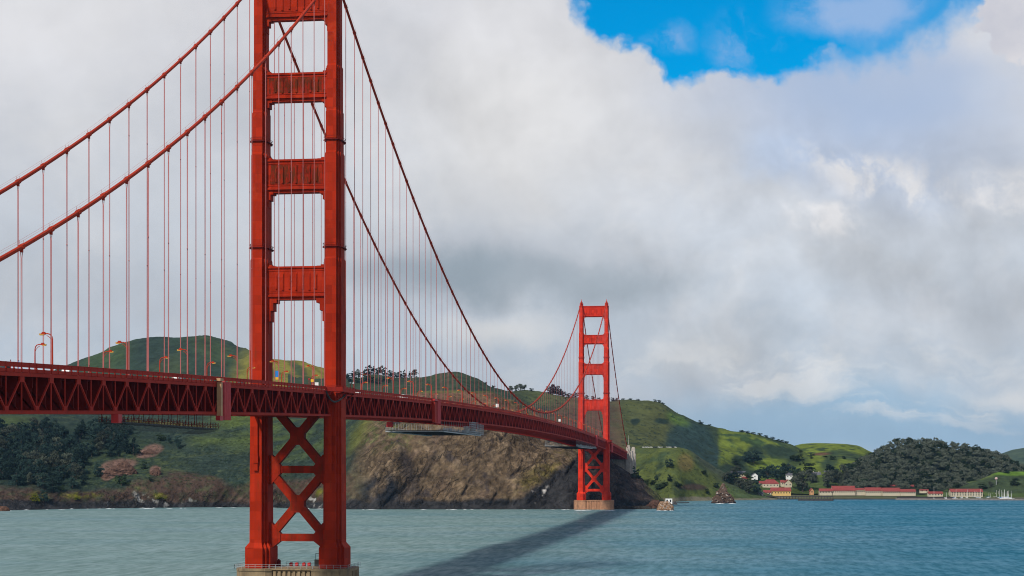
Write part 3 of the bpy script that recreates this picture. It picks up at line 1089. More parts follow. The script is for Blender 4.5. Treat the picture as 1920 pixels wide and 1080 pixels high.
KNOLL = [
    (1690, [(932.5, 2540), (930, 2570), (929, 2600), (928, 2640)]),
    (1740, [(932, 2540), (929, 2570), (926, 2600), (924, 2640)]),
    (1780, [(932, 2540), (926, 2570), (920, 2600), (915, 2640)]),
    (1815, [(932, 2540), (921, 2570), (911, 2600), (904, 2640)]),
    (1845, [(932, 2540), (918, 2570), (906, 2600), (896, 2640)]),
    (1870, [(932, 2540), (916, 2570), (901, 2600), (886, 2650)]),
    (1895, [(932, 2540), (915, 2570), (899, 2600), (884, 2650)]),
    (1920, [(932, 2540), (914, 2570), (898, 2600), (883, 2650)]),
    (1990, [(932, 2540), (914, 2570), (898, 2600), (884, 2650)]),
]


def knoll_cover(px, py, V):
    n1, n2 = fbm(V / 25, 4), fbm(V / 9, 4, off=3)
    c = np.tile(np.array([.042, .060, .028]), (len(px), 1))
    c = over(c, sst(n2, .1, .5), (.028, .042, .024))
    c = over(c, sst(py - np.interp(px, [1690, 1740, 1780, 1815, 1845, 1870], [928, 924, 915, 904, 896, 886]), 7, 3) * .8, (.095, .125, .03))
    c = over(c, sst(py + n1 * 3, 894, 890), (.095, .17, .022))
    return over(c, sst(py, 921, 926) * .8, (.075, .11, .03))


sheet('hills', KNOLL, 200, 50, M_LAND_GRASS, knoll_cover, lambda px, py, V, n: fbm(V / 40, 4) * 1.6 * sst(py, 932, 926), back=((.7, 60), (.1, 160)))

FLAT = [(x, [(936.6, None), (934.6, 2500), (932, 2530), (928.3, 2620), (926, 2700)]) for x in (1425, 1480, 1560, 1640, 1700, 1800, 1900, 1990)]


def flat_cover(px, py, V):
    n1 = fbm(V / 20, 4)
    c = np.tile(np.array([.095, .098, .052]), (len(px), 1))
    c = over(c, sst(n1, 0, .4), (.075, .10, .03))
    c = over(c, sst(px, 1500, 1440), (.15, .14, .12))
    return over(c, sst(py, 934, 935.5), (.055, .048, .042))


sheet('ground', FLAT, 160, 24, M_LAND_FLAT, flat_cover, lambda px, py, V, n: fbm(V / 30, 3) * .25, back=((1, 60), (1, 300)), warp=1)

FARH = [(1840, [(874.0, 6000), (872, 6100), (862, 6250), (858, 6500)]), (1880, [(874.0, 6000), (868, 6100), (856, 6250), (850, 6500)]),
        (1905, [(874.0, 6000), (866, 6100), (850, 6250), (842, 6500)]), (1935, [(874.0, 6000), (864, 6100), (846, 6250), (838, 6500)]),
        (2010, [(874.0, 6000), (864, 6100), (845, 6250), (836, 6500)])]
sheet('hills', FARH, 60, 24, M_LAND_FAR, lambda px, py, V: over(np.tile(np.array([.06, .085, .05]), (len(px), 1)), sst(fbm(V / 90, 4), 0, .3), (.025, .04, .03)),
      lambda px, py, V, n: fbm(V / 200, 4) * 8)

# ------------------------------------------------------------------ ground finder
from mathutils.bvhtree import BVHTree
_bv = []
for arr, o in GROUND:
    me = o.data
    _bv.append(BVHTree.FromPolygons([v.co[:] for v in me.vertices], [p.vertices[:] for p in me.polygons]))


def on_ground(px, py):
    """the first ground met along the line of sight through a photo pixel"""
    o = Vector((CX, CY, CZ))
    d = (atd(px, py, 1000) - o).normalized()
    best = None
    for b in _bv:
        h = b.ray_cast(o, d)
        if h[0] is not None and (best is None or h[3] < best[1]):
            best = (h[0], h[3])
    return best[0] if best else None


def drop(x, y):
    best = None
    for b in _bv:
        h = b.ray_cast(Vector((x, y, 600)), Vector((0, 0, -1)))
        if h[0] is not None and (best is None or h[0].z > best.z):
            best = h[0]
    return best


def depth_of(p):
    return -math.sin(TH) * (p[0] - CX) + math.cos(TH) * (p[1] - CY)


def crest_point(px, py0):
    """highest ground seen in a photo column: step down from the sky until ground is met"""
    y = py0 - 30
    while y < py0 + 60:
        p = on_ground(px, y)
        if p: return p
        y += 1
    return None


ORD = ['first', 'second', 'third', 'fourth', 'fifth', 'sixth', 'seventh', 'eighth', 'ninth', 'tenth', 'eleventh', 'twelfth', 'thirteenth',
       'fourteenth', 'fifteenth', 'sixteenth', 'seventeenth', 'eighteenth', 'nineteenth', 'twentieth', 'twenty-first', 'twenty-second',
       'twenty-third', 'twenty-fourth', 'twenty-fifth', 'twenty-sixth', 'twenty-seventh', 'twenty-eighth', 'twenty-ninth', 'thirtieth']

# ------------------------------------------------------------------ the bridge
SPAN, SIDE = 1280.0, 343.0
YS, YN = -350.0, SPAN + SIDE


def zb(y):                                   # underside of the stiffening truss
    return 72.0 - 1.70e-5 * (y - 640.0) ** 2


def cable_z(y):
    if 0 <= y <= SPAN:
        return 86.5 + 140.0 * ((y - 640) / 640) ** 2
    s = -y if y < 0 else y - SPAN
    return 226.5 - .6030 * s + 4.34e-4 * s * s


bridge = tag(empty('suspension_bridge'), 'long orange-red steel suspension bridge with two tall towers crossing the strait', 'bridge')


def cross_poly(f, b, a, b2, cx=0.0):
    m, n = (f + a) / 2, (b + b2) / 2
    q = [(a, -b2), (a, b2), (m, b2), (m, n), (f, n), (f, b), (-f, b), (-f, n), (-m, n), (-m, b2), (-a, b2), (-a, -b2),
         (-m, -b2), (-m, -n), (-f, -n), (-f, -b), (f, -b), (f, -n), (m, -n), (m, -b2)]
    return [(x + cx, y) for x, y in q]


LEG = [(10.0, (2.75, 8.6, 4.7, 5.2)), (17.4, (2.75, 8.6, 4.7, 5.2)), (19.2, (2.05, 7.4, 3.4, 3.9)), (62, (2.0, 7.0, 3.25, 3.6)), (121.9, (2.0, 6.5, 3.2, 3.4)),
       (122.6, (1.9, 6.1, 3.0, 3.1)), (160.3, (1.9, 6.1, 3.0, 3.1)), (161.0, (1.75, 5.2, 2.75, 2.6)), (175.6, (1.75, 5.2, 2.75, 2.6)),
       (176.1, (1.65, 4.9, 2.55, 2.4)), (192.0, (1.65, 4.9, 2.55, 2.4)), (192.6, (1.55, 4.3, 2.3, 2.0)), (221.8, (1.55, 4.3, 2.3, 2.0)),
       (222.2, (1.3, 3.2, 1.8, 1.6)), (224.6, (1.3, 3.2, 1.8, 1.6)), (225.0, (.8, 1.6, 1.1, .9)), (226.2, (.8, 1.6, 1.1, .9))]
TX = 13.72


def haunch(m, side, a, zlo, W, H, steps, ys, up=False):
    """stepped corner bracket between a strut and the leg's inner face"""
    s = -1 if side < 0 else 1
    xl = s * (TX - a + .05)
    pts = [(xl, zlo)]
    arc = []
    for i in range(steps + 1):
        t = math.pi / 2 * i / steps
        arc.append((W * (1 - math.sin(t)), H * (1 - math.cos(t))))
    st = [arc[0]]
    for i in range(steps):
        st.append((arc[i][0], (arc[i][1] + arc[i + 1][1]) / 2 + .12 * H / steps))
        st.append((arc[i + 1][0], st[-1][1]))
    st.append((0, H))
    k = 1 if up else -1
    pts += [(xl - s * dx, zlo + k * dz) for dx, dz in st]
    m.slab_xz(pts if (s > 0) == up else pts[::-1], -ys, ys)


def make_tower(y, far_tower):
    om = M_FAR if far_tower else M_ORANGE
    t = empty('tower', (0, y, 0), parent=bridge)
    t['label'] = 'far bright red tower' if far_tower else 'near orange tower with its top cut by the frame'
    for s in (-1, 1):
        m = MB()
        m.loft([(cross_poly(*p, cx=s * TX), z) for z, p in LEG])
        # corbelled rib under the deck on the south face, saddle housing on top
        m.box((s * TX, -7.45, 58.5), (1.5, .9, 21))
        m.box((s * TX, -7.65, 49.5), (1.9, 1.1, 3.0))
        m.box((s * TX, -7.55, 46.6), (1.5, .8, 2.6))
        m.box((s * TX, 0, 226.6), (.9, .9, 1.2))
        m.tube([(s * TX, 0, 227), (s * TX, 0, 229.2)], [.35, .12], 6)
        leg = m.build('leg', om, t)
        for z, (f, b, a, b2) in ((126.4, LEG[5][1]), (165.2, LEG[7][1])):
            g = MB()
            o = cross_poly(f + .7, b + .7, a + .7, b2 + .7, s * TX)
            g.loft([(o, z - .22), (o, z + .05)])
            i_ = cross_poly(f + .62, b + .62, a + .62, b2 + .62, s * TX)
            ring = [(x, yy, z + 1.05) for x, yy in i_]
            for k in range(len(ring)):
                g.bar(ring[k], ring[(k + 1) % len(ring)], .09, .09)
                if k % 2 == 0: g.bar((ring[k][0], ring[k][1], z), ring[k], .08, .08)
            g.build('inspection_walkway', M_BEAM if not far_tower else M_DECK, t)
    # portal struts above the roadway
    for k, (zt, zl, a, ys, mt, hb, ht) in enumerate((
            (221.7, 210.6, 2.3, 1.9, om, (3.2, 6.5, 4), None),
            (190.1, 180.9, 2.55, 2.2, om, (3.2, 6.8, 4), (3.0, 1.8, 3)),
            (158.6, 147.6, 3.0, 2.5, om, (3.4, 7.5, 4), (3.0, 1.8, 3)),
            (119.6, 108.6, 3.2, 2.7, om, (4.6, 15.5, 5), (3.0, 1.8, 3)))):
        m = MB()
        hw = TX - a + .06
        m.box((0, 0, (zt + zl) / 2), (2 * hw, 2 * ys, zt - zl))
        for z, h, e in ((zt - .35, .7, .45), (zl + .3, .6, .45), (zt - 1.5, .3, .18), (zl + 1.6, .35, .18)):
            m.box((0, 0, z), (2 * hw - .02, 2 * (ys + e), h))
        m.box((0, 0, zl - .5), (2 * hw - 4.2, 2 * ys - .8, 1.05))
        nr = 7
        pm = MB()
        for yy in (-1, 1):
            pm.box((0, yy * (ys + .04), (zt + zl) / 2), (2 * hw - 2.0, .1, (zt - zl) * .64))
        for i in range(nr):
            x = (i - (nr - 1) / 2) * 2 * hw / (nr + 1.6)
            hh = (zt - zl) * (.60 if i % 2 else .52)
            for yy in (-1, 1):
                pm.box((x, yy * (ys + .1), (zt + zl) / 2 + (0.1 if i % 2 else -.1)), (1.0, .24, hh))
                pm.box((x, yy * (ys + .3), (zt + zl) / 2 - .2), (.5, .5, hh * .9))
        for s in (-1, 1):
            haunch(m, s, a, zl, hb[0], hb[1], hb[2], ys - .25)
            if ht: haunch(m, s, a, zt, ht[0], ht[1], ht[2], ys - .25, up=True)
        m.build('portal_strut', mt, t)
        pm.build('strut_panel', M_RUSTY if (not far_tower and k in (1, 2)) else om, t)
    # braces below the roadway
    hw = TX - 3.25
    for zc, zh in ((57.9, 12.2), (33.2, 12.2)):
        m = MB()
        for s in (-1, 1):
            m.bar((-hw, 0, zc - s * zh), (hw, 0, zc + s * zh), 2.9, 2.7, up=(0, 1, 0))
        for s in (-1, 1):                        # the two bars cross: a proud plate covers the crossing
            pl = [(-2.6, zc - 1.2), (-1.4, zc - 3.2), (1.4, zc - 3.2), (2.6, zc - 1.2), (2.6, zc + 1.2), (1.4, zc + 3.2), (-1.4, zc + 3.2), (-2.6, zc + 1.2)]
            m.slab_xz(pl, s * 1.47 - .06, s * 1.47 + .06)
        m.slab_xz(pl, -1.38, 1.38)
        m.build('cross_brace', om if far_tower else M_BRACE, t)
    for zc in (45.7, 20.9):
        m = MB()
        m.box((0, 0, zc), (2 * hw, 2.5, 2.7))
        for s in (-1, 1):
            g_ = 4.2
            pl = [(s * hw, zc - 5.4), (s * (hw - .9), zc - 5.4), (s * (hw - g_), zc - 1.4), (s * (hw - g_), zc + 1.4), (s * (hw - .9), zc + 5.4), (s * hw, zc + 5.4)]
            if zc < 30: pl[0] = (s * hw, zc - 4.4); pl[1] = (s * (hw - .3), zc - 4.4)
            m.slab_xz(pl if s < 0 else pl[::-1], -1.52, 1.52)
        m.build('horizontal_brace', om if far_tower else M_BRACE, t)
    # concrete pier: blocks under the legs, fluted wall between
    m = MB()
    mp = M_PIERFAR if far_tower else M_PIER
    for s in (-1, 1):
        x0 = s * TX
        o = [(6.4, -9.5), (7.6, -5.5), (7.6, 5.5), (6.4, 9.5), (4.5, 11.2), (-4.5, 11.2), (-6.4, 9.5), (-6.4, -9.5), (-4.5, -11.2), (4.5, -11.2)]
        if s < 0: o = [(-x, y_) for x, y_ in o][::-1]
        o2 = [(x * 1.05 + x0, y_ * 1.05) for x, y_ in o]
        o1 = [(x + x0, y_) for x, y_ in o]
        m.loft([(o2, -12), (o2, 1.0), (o1, 1.2), (o1, 9.2)])
        o3 = [(x * 1.025 + x0, y_ * 1.025) for x, y_ in o]
        m.loft([(o3, 9.2), (o3, 10.0)])
        for k in range(5):
            m.box((x0 + s * 7.55, -4.4 + 2.2 * k, 4.2), (.7, 1.0, 10))
    m.box((0, 0, 1.5), (15.6, 17.5, 15.4))
    for k in range(8):
        for yy in (-1, 1):
            m.box((-6.3 + 1.8 * k, yy * 8.9, 1.4), (.95, 1.1, 15.2))
    m.box((0, 0, 9.75), (15.0, 19.8, .55))
    m.build('pier', mp, t)
    return t


make_tower(0.0, False)
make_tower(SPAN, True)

# main cables with their bands, and hand lines
side_panels = [-15.5 * k for k in range(1, 22)]
main_panels = [15.24 * k + (3.0 if k < 6 else 0) * (1 - k / 6) for k in range(1, 84)]
north_panels = [SPAN + 15.5 * k for k in range(1, 22)]
ALLP = side_panels + main_panels + north_panels
for s in (-1, 1):
    m = MB()
    ys_ = list(np.arange(YS, 0, 7.0)) + [0.0] + list(np.arange(6.0, SPAN, 8.0)) + [SPAN] + list(np.arange(SPAN + 7, YN, 8.0)) + [YN]
    m.tube([(s * TX, y, cable_z(y)) for y in ys_], .50, 10)
    for y in ALLP:
        d = Vector((0, .6, cable_z(y + .3) - cable_z(y - .3))).normalized() * .65
        p = Vector((s * TX, y, cable_z(y)))
        m.tube([p - d, p + d], .66, 8)
        m.box((s * TX, y, cable_z(y) - .75), (.5, .7, .7))
        for e in (-1, 1):
            m.bar(p + Vector((e * .35, 0, .3)), p + Vector((e * .45, 0, 1.35)), .05, .05)
    for e in (-1, 1):
        yy = [y for y in ALLP]
        yy.sort()
        m.tube([(s * TX + e * .45, y, cable_z(y) + 1.35) for y in yy if y < 0], .022, 3)
        m.tube([(s * TX + e * .45, y, cable_z(y) + 1.35) for y in yy if 0 < y < SPAN], .022, 3)
    c = m.build('main_cable', M_CABLE, bridge, smooth=False)

# suspender ropes: a pair at each panel point
near = []
far = []
for y in ALLP:
    for s in (-1, 1):
        dd = y - CY
        inframe = -300 < y < 640
        (near if inframe else far).append((dd, s, y))
near.sort()
far += near[100:]
near = near[:100]


def rope(m, s, y, n=5):
    top = cable_z(y) - 1.1
    bot = zb(y) + 8.2
    if top - bot < 1.0: return
    r = .08 if y < 640 else .064
    for e in (-.24, .24):
        m.tube([(s * TX, y + e, bot), (s * TX, y + e, top - 1.2), (s * TX, y + e * 2.0, top)], r, n)
    if top - bot > 50:
        for z in (bot + 36, bot + 72, bot + 108):
            if z < top - 4: m.box((s * TX, y, z), (.16, .72, .22))


for _, s, y in near:
    m = MB()
    rope(m, s, y)
    if m.v: m.build('suspender', M_ROPE, bridge)
m = MB()
for _, s, y in far:
    rope(m, s, y, 4)
tag(m.build('suspender', M_ROPE, bridge), kind='stuff')

# stiffening trusses
def runs():
    return [(YS, -7.5, -15.5, -1), (7.5, SPAN - 7.5, 15.24, 0), (SPAN + 7.5, YN, 15.5, 1)]


def seg_ys(y0, y1, step=7.7):
    n = max(1, int(round((y1 - y0) / step)))
    return [y0 + (y1 - y0) * i / n for i in range(n + 1)]


def ribbon(m, y0, y1, x0, x1, za, zc, step=7.7):
    ys_ = seg_ys(y0, y1, step)
    vs = []
    for y in ys_:
        z = zb(y)
        vs += [(x0, y, z + za), (x1, y, z + za), (x1, y, z + zc), (x0, y, z + zc)]
    fs = []
    for i in range(len(ys_) - 1):
        for k in range(4):
            k2 = (k + 1) % 4
            fs.append((i * 4 + k, i * 4 + k2, i * 4 + 4 + k2, i * 4 + 4 + k))
    e = (len(ys_) - 1) * 4
    fs += [(3, 2, 1, 0), (e, e + 1, e + 2, e + 3)]
    m.add(vs, fs)


for s in (-1, 1):
    for y0, y1, st, kind in runs():
        tr = empty('stiffening_truss', parent=bridge)
        top, bot, web = MB(), MB(), MB()
        ribbon(top, y0, y1, s * TX - .35, s * TX + .35, 7.75, 8.5)
        ribbon(bot, y0, y1, s * TX - .38, s * TX + .38, 0, .68)
        ribbon(bot, y0, y1, s * TX - .52, s * TX + .52, .68, .74)
        # apexes of the W web sit at the suspenders
        if kind == -1: ap = [y for y in side_panels if y > YS + 4]
        elif kind == 0: ap = main_panels
        else: ap = north_panels
        ap = sorted(ap)
        hp = (ap[1] - ap[0]) / 2 if kind else 7.62
        for y in ap:
            z = zb(y)
            for e in (-1, 1):
                y2 = y + e * hp
                if y2 < y0 or y2 > y1: continue
                web.bar((s * TX, y, z + 7.7), (s * TX, y2, zb(y2) + .7), .34, .36, up=(1, 0, 0))
            web.bar((s * TX, y, z + .7), (s * TX, y, z + 7.75), .26, .22, up=(1, 0, 0))
            web.box((s * TX, y, z + 7.35), (.42, 2.1, 1.5))
            y2 = y + hp
            if y2 < y1:
                z2 = zb(y2)
                web.bar((s * TX, y2, z2 + .7), (s * TX, y2, z2 + 7.75), .24, .20, up=(1, 0, 0))
                web.box((s * TX, y2, z2 + .95), (.42, 1.9, 1.4))
        top.build('top_chord', M_DECK, tr)
        bot.build('bottom_chord', M_DECK, tr)
        web.build('web_members', M_DECK, tr)

# roadway: floor beams, bracing, slab, kerbs, railings
road = empty('roadway', parent=bridge)
m = MB()
ribbon(m, YS, YN, -13.1, 13.1, 8.72, 9.2)
m.build('deck_slab', M_BEAM, road)
m = MB()
ribbon(m, YS, YN, -9.2, 9.2, 9.204, 9.25)
m.build('road_surface', M_ASPHALT, road)
for s in (-1, 1):
    m = MB()
    for y0, y1, st, kind in runs():
        ribbon(m, y0, y1, s * 13.95 - .2, s * 13.95 + .2, 8.55, 9.3)
        yy = y0 + 1.0
        while yy < min(y1, 700):
            m.box((s * 14.2, yy, zb(yy) + 8.95), (.16, .3, .8))
            yy += 3.85
    m.build('edge_girder', M_DECK, road)
    m = MB()
    for y0, y1, st, kind in runs():
        ribbon(m, y0, y1, s * 14.05 - .06, s * 14.05 + .06, 9.62, 10.5)
        ribbon(m, y0, y1, s * 14.05 - .12, s * 14.05 + .12, 10.5, 10.62)
        yy = y0 + 1.0
        while yy < y1:
            if yy < 640 or int(yy / 3.85) % 3 == 0:
                m.box((s * 14.05, yy, zb(yy) + 9.97), (.26, .24, 1.34))
            yy += 3.85
        ribbon(m, y0, y1, s * 9.45 - .12, s * 9.45 + .12, 9.25, 9.4)
    m.build('railing', M_DECK, road)
m = MB()
for y0, y1, st, kind in runs():
    n = int((y1 - y0) / 7.7)
    for i in range(n + 1):
        y = y0 + (y1 - y0) * i / n
        z = zb(y)
        m.box((0, y, z + 7.0), (26.4, .35, 3.2))
        for s in (-1, 1):
            m.box((s * 10.6, y, z + 3.1), (4.6, .3, 4.6))
            m.box((s * 3.4, y + 3.85, z + 6.2), (5.0, .3, 4.4))
        m.box((0, y, z + .45), (26.2, .5, .55))
        for x in (-9, -3, 3, 9):
            m.bar((x, y, z + .7), (x, y, z + 5.5), .5, .4, up=(1, 0, 0))
        for s in (-1, 1):
            m.bar((s * 13.2, y, z + .9), (s * 9, y, z + 5.4), .3, .3)
    for x in (-11, -6.6, -2.2, 2.2, 6.6, 11):
        ribbon(m, y0, y1, x - .2, x + .2, 7.4, 8.7)
m.build('floor_beams', M_BEAM, road)
m = MB()
for y0, y1, st, kind in runs():
    n = int((y1 - y0) / 15.4)
    for i in range(n):
        a, b = y0 + (y1 - y0) * i / n, y0 + (y1 - y0) * (i + 1) / n
        m.bar((-13.3, a, zb(a) + .32), (13.3, b, zb(b) + .32), .5, .4)
        m.bar((13.3, a, zb(a) + .32), (-13.3, b, zb(b) + .32), .5, .36)
    ribbon(m, y0, y1, -1.6, 1.6, .75, .95)
    ribbon(m, y0, y1, 6.0, 8.4, .75, .95)
    ribbon(m, y0, y1, -8.4, -6.0, .75, .95)
m.build('lateral_bracing', M_DECK, road)
# walkways that pass outside the tower legs
for yc in (0.0, SPAN):
    for s in (-1, 1):
        m = MB()
        z = zb(yc)
        m.slab = None
        pl = [(13.3, -15), (14.4, -15), (19.2, -10), (19.2, 10), (14.4, 15), (13.3, 15), (13.3, 9.2), (17.6, 9.2), (17.6, -9.2), (13.3, -9.2)]
        if s < 0: pl = [(-x, y) for x, y in pl][::-1]
        m.loft([(pl, z + 8.6), (pl, z + 9.28)])
        edge = [(s * 14.3, -15), (s * 19.1, -10), (s * 19.1, 10), (s * 14.3, 15)]
        for k in range(3):
            p, q = edge[k], edge[k + 1]
            m.bar((p[0], p[1], z + 9.75), (q[0], q[1], z + 9.75), .12, .95)
            m.bar((p[0], p[1], z + 10.55), (q[0], q[1], z + 10.55), .2, .14)
            L = math.hypot(q[0] - p[0], q[1] - p[1])
            for j in range(int(L / 2.5) + 1):
                f = j / max(1, int(L / 2.5))
                x, y = p[0] + (q[0] - p[0]) * f, p[1] + (q[1] - p[1]) * f
                m.box((x, y, z + 9.95), (.2, .2, 1.3))
        for y in (-8, 0, 8):
            m.bar((s * 16.6, y, z + 6.0), (s * 19.0, y, z + 8.6), .4, .4)
            m.box((s * 17.6, y, z + 8.3), (3.4, .4, .6))
        o = m.build('tower_walkway', M_DECK, bridge)
        o.location = (0, yc, 0)

# drooping hose at the near tower
m = MB()
pts = []
for i in range(15):
    t = i / 14
    y = -17 + 19 * t
    x = 14.6 + 3.2 * t
    pts.append((x, y, zb(0) + 8.4 - 13.0 * (t * (1 - t)) * (1.5 - t)))
m.tube(pts, .32, 7)
tag(m.build('cable_loop', M_RUBBER), 'drooping dark hose looped under the walkway of the near tower leg', 'hose')

# ------------------------------------------------------------------ concrete pylon at the far end
py_ = tag(empty('concrete_pylon', (0, YN, 0)), 'pale fluted concrete pylon block where the far side span meets the headland', 'pylon')
for yc, wd, ztop, zlo in ((6, 9, 74, 22), (62, 26, 67, 16), (112, 9, 73, 12)):
    for sx in (-1, 1):
        m = MB()
        x = sx * 14.6
        m.box((x, yc, (ztop - 9 + zlo) / 2), (6.2, wd, ztop - 9 - zlo))
        m.box((x, yc, (ztop - 2 + zlo) / 2), (5.0, wd * .86, ztop - 2 - zlo))
        m.box((x, yc, (ztop + zlo) / 2), (3.8, wd * .7, ztop - zlo))
        for k in range(max(2, int(wd / 4))):
            yy = yc - wd / 2 + wd * (k + .5) / max(2, int(wd / 4))
            m.box((x + sx * 3.25, yy, (ztop - 12 + zlo) / 2), (.6, 1.2, ztop - 12 - zlo))
        m.build('shaft', M_PYLON, py_)
    m = MB()
    m.box((0, yc, (ztop - 14 + zlo) / 2), (23, wd * .6, ztop - 14 - zlo))
    m.build('cross_wall', M_PYLON, py_)
m = MB()
m.box((0, 60, 66.2), (24, 124, 2.6))
m.build('approach_deck', M_PYLON, py_)
m = MB()
m.tube([(0, 0, 0), (0, 0, 12)], [.16, .07], 6)
tag(m.build('mast', M_WHITE, loc=(15.2, YN + 5, 75.0)), 'thin white mast standing on the concrete pylon at the far bridge end', 'mast')

# ------------------------------------------------------------------ street lamps
def make_lamp():
    t = empty('street_lamp')
    m = MB()
    m.tube([(0, 0, 0), (0, 0, .9)], [.26, .2], 8)
    m.tube([(0, 0, .9), (0, 0, 7.0)], [.2, .15], 8)
    m.build('pole', M_CABLE, t)
    m = MB()
    m.tube([(0, 0, 6.9), (-.12, 0, 7.5), (-.5, 0, 7.95), (-1.1, 0, 8.12), (-1.7, 0, 8.1)], .13, 7)
    m.tube([(0, 0, 6.2), (-.3, 0, 6.9), (-.8, 0, 7.45), (-1.3, 0, 7.72)], .07, 5)
    m.build('arm', M_CABLE, t)
    m = MB()
    m.box((-2.0, 0, 8.12), (.9, .45, .38))
    m.box((-2.0, 0, 8.42), (.7, .38, .16))
    h = m.build('lamp_head', M_CABLE, t)
    m = MB()
    m.box((-2.35, 0, 7.86), (.9, .5, .22))
    m.box((-2.75, 0, 7.98), (.34, .42, .38))
    m.build('lens', M_AMBER, h)
    return t


lamp0 = make_lamp()
first = True
lamps = []
for s in (1, -1):
    for k in range(-7, 29):
        y = (-31 + 46.4 * k) if s > 0 else (-20 + 46.9 * k)
        if y < (-290 if s > 0 else -250) or y > SPAN - 20: continue
        lamps.append((s, y))
for s in (1, -1):
    L = sorted([y for q, y in lamps if q == s])
    left = [y for y in L if y < 0][::-1]
    right = [y for y in L if y >= 0]
    rail = 'near railing' if s > 0 else 'far railing'
    for lst, side in ((left, 'left of'), (right, 'right of')):
        for i, y in enumerate(lst):
            o = lamp0 if first else copy_tree(lamp0)
            first = False
            o.location = (s * 13.7 - s * .35, y + (1.2 if s > 0 else 0), zb(y) + 9.25)
            o.rotation_euler = (0, 0, 0 if s > 0 else math.pi)
            tag(o, f'orange street lamp on the {rail}, {ORD[i]} {side} the near tower', 'street lamp', 'street lamps along the bridge deck')

# banner on the lamp just left of the tower
for yb in (-77.4,):
    b = empty('banner', (12.9, yb + 1.2, zb(yb) + 9.25))
    tag(b, 'blue and gold banner hanging on a lamp post left of the near tower', 'banner')
    m = MB(); m.box((0, -.3, 4.0), (1.1, .05, 2.0)); m.build('cloth', M_BLUE, b)
    m = MB(); m.box((0, -.3, 2.6), (1.1, .05, .8)); m.build('hem', M_GOLD, b)
b = empty('banner', (12.9, -31 + .9, zb(-31) + 9.25))
tag(b, 'small gold banner low on the lamp post beside the right leg of the near tower', 'banner')
m = MB(); m.box((0, -.3, 3.0), (1.0, .05, .9)); m.build('cloth', M_GOLD, b)

# signs on the deck
def sign(label, x, y, w_, h_, z0, mat):
    t = tag(empty('sign', (x, y, zb(y) + 9.25)), label, 'sign')
    m = MB(); m.box((0, 0, z0 + h_ / 2), (w_, .12, h_)); m.build('panel', mat, t)
    m = MB(); m.tube([(0, .12, 0), (0, .12, z0 + h_)], .09, 6); m.build('post', M_DARK, t)
    return t


sign('white square sign board above the far railing in front of the bare brown bank', 13.2, 428, 1.7, 2.1, 2.2, M_WHITE)
sign('small white sign board on the deck left of the far tower', 13.2, 792, 1.7, 1.9, 2.4, M_WHITE)
t = sign('small white notice board beside the right leg of the near tower', 9.7, -11, 1.3, 1.5, 1.4, M_WHITE)
for i, y in enumerate((-36.0, 14.5, 19.5)):
    tt = tag(empty('post_light', (16.2 if y > 0 else 13.2, y, zb(y) + 9.28)), ['short post with round red beacon left of the near tower right leg', 'short lamp post with white globe right of the near tower, closer one', 'short lamp post with white globe right of the near tower, farther one'][i], 'post light')
    m = MB(); m.tube([(0, 0, 0), (0, 0, 3.0)], [.12, .09], 6); m.build('pole', M_CABLE, tt)
    m = MB()
    m.tube([(0, 0, 3.0), (0, 0, 3.12), (0, 0, 3.4), (0, 0, 3.62)], [.1, .3, .3, .08], 8)
    m.build('globe', M_RED if i == 0 else M_WHITE, tt)

# ------------------------------------------------------------------ vehicles
def make_car(body_mat, h=1.5, L=4.5, W=1.8, name='parked_car', van=False):
    t = empty(name)
    m = MB()
    z1, z2 = .85, h
    prof = [(-L / 2, .32), (L / 2, .32), (L / 2, .75), (L / 2 - .25, .9), (L * .24, .98), (L * .08, z2 - .02), (-L * .3, z2), (-L * .46, 1.0), (-L / 2, .92)]
    if van: prof = [(-L / 2, .4), (L / 2, .4), (L / 2, 1.0), (L * .38, 1.15), (L * .27, z2), (-L / 2, z2)]
    m.slab_xz(prof, -W / 2, W / 2)
    m.build('body', body_mat, t)
    g = MB()
    if van: g.slab_xz([(L * .30, 1.2), (L * .36, 1.2), (L * .29, z2 - .3), (L * .1, z2 - .3), (L * .1, 1.2)], -W / 2 - .01, W / 2 + .01)
    else: g.slab_xz([(-L * .42, 1.02), (L * .2, 1.02), (L * .07, z2 - .1), (-L * .28, z2 - .1)], -W / 2 - .01, W / 2 + .01)
    g.build('window', M_GLASS, t)
    for x in (-L * .3, L * .3):
        for s in (-1, 1):
            q = MB()
            q.tube([(x, s * W / 2 - .12, .33), (x, s * W / 2 + .06, .33)], .33, 10)
            q.build('wheel', M_RUBBER, t)
    return t


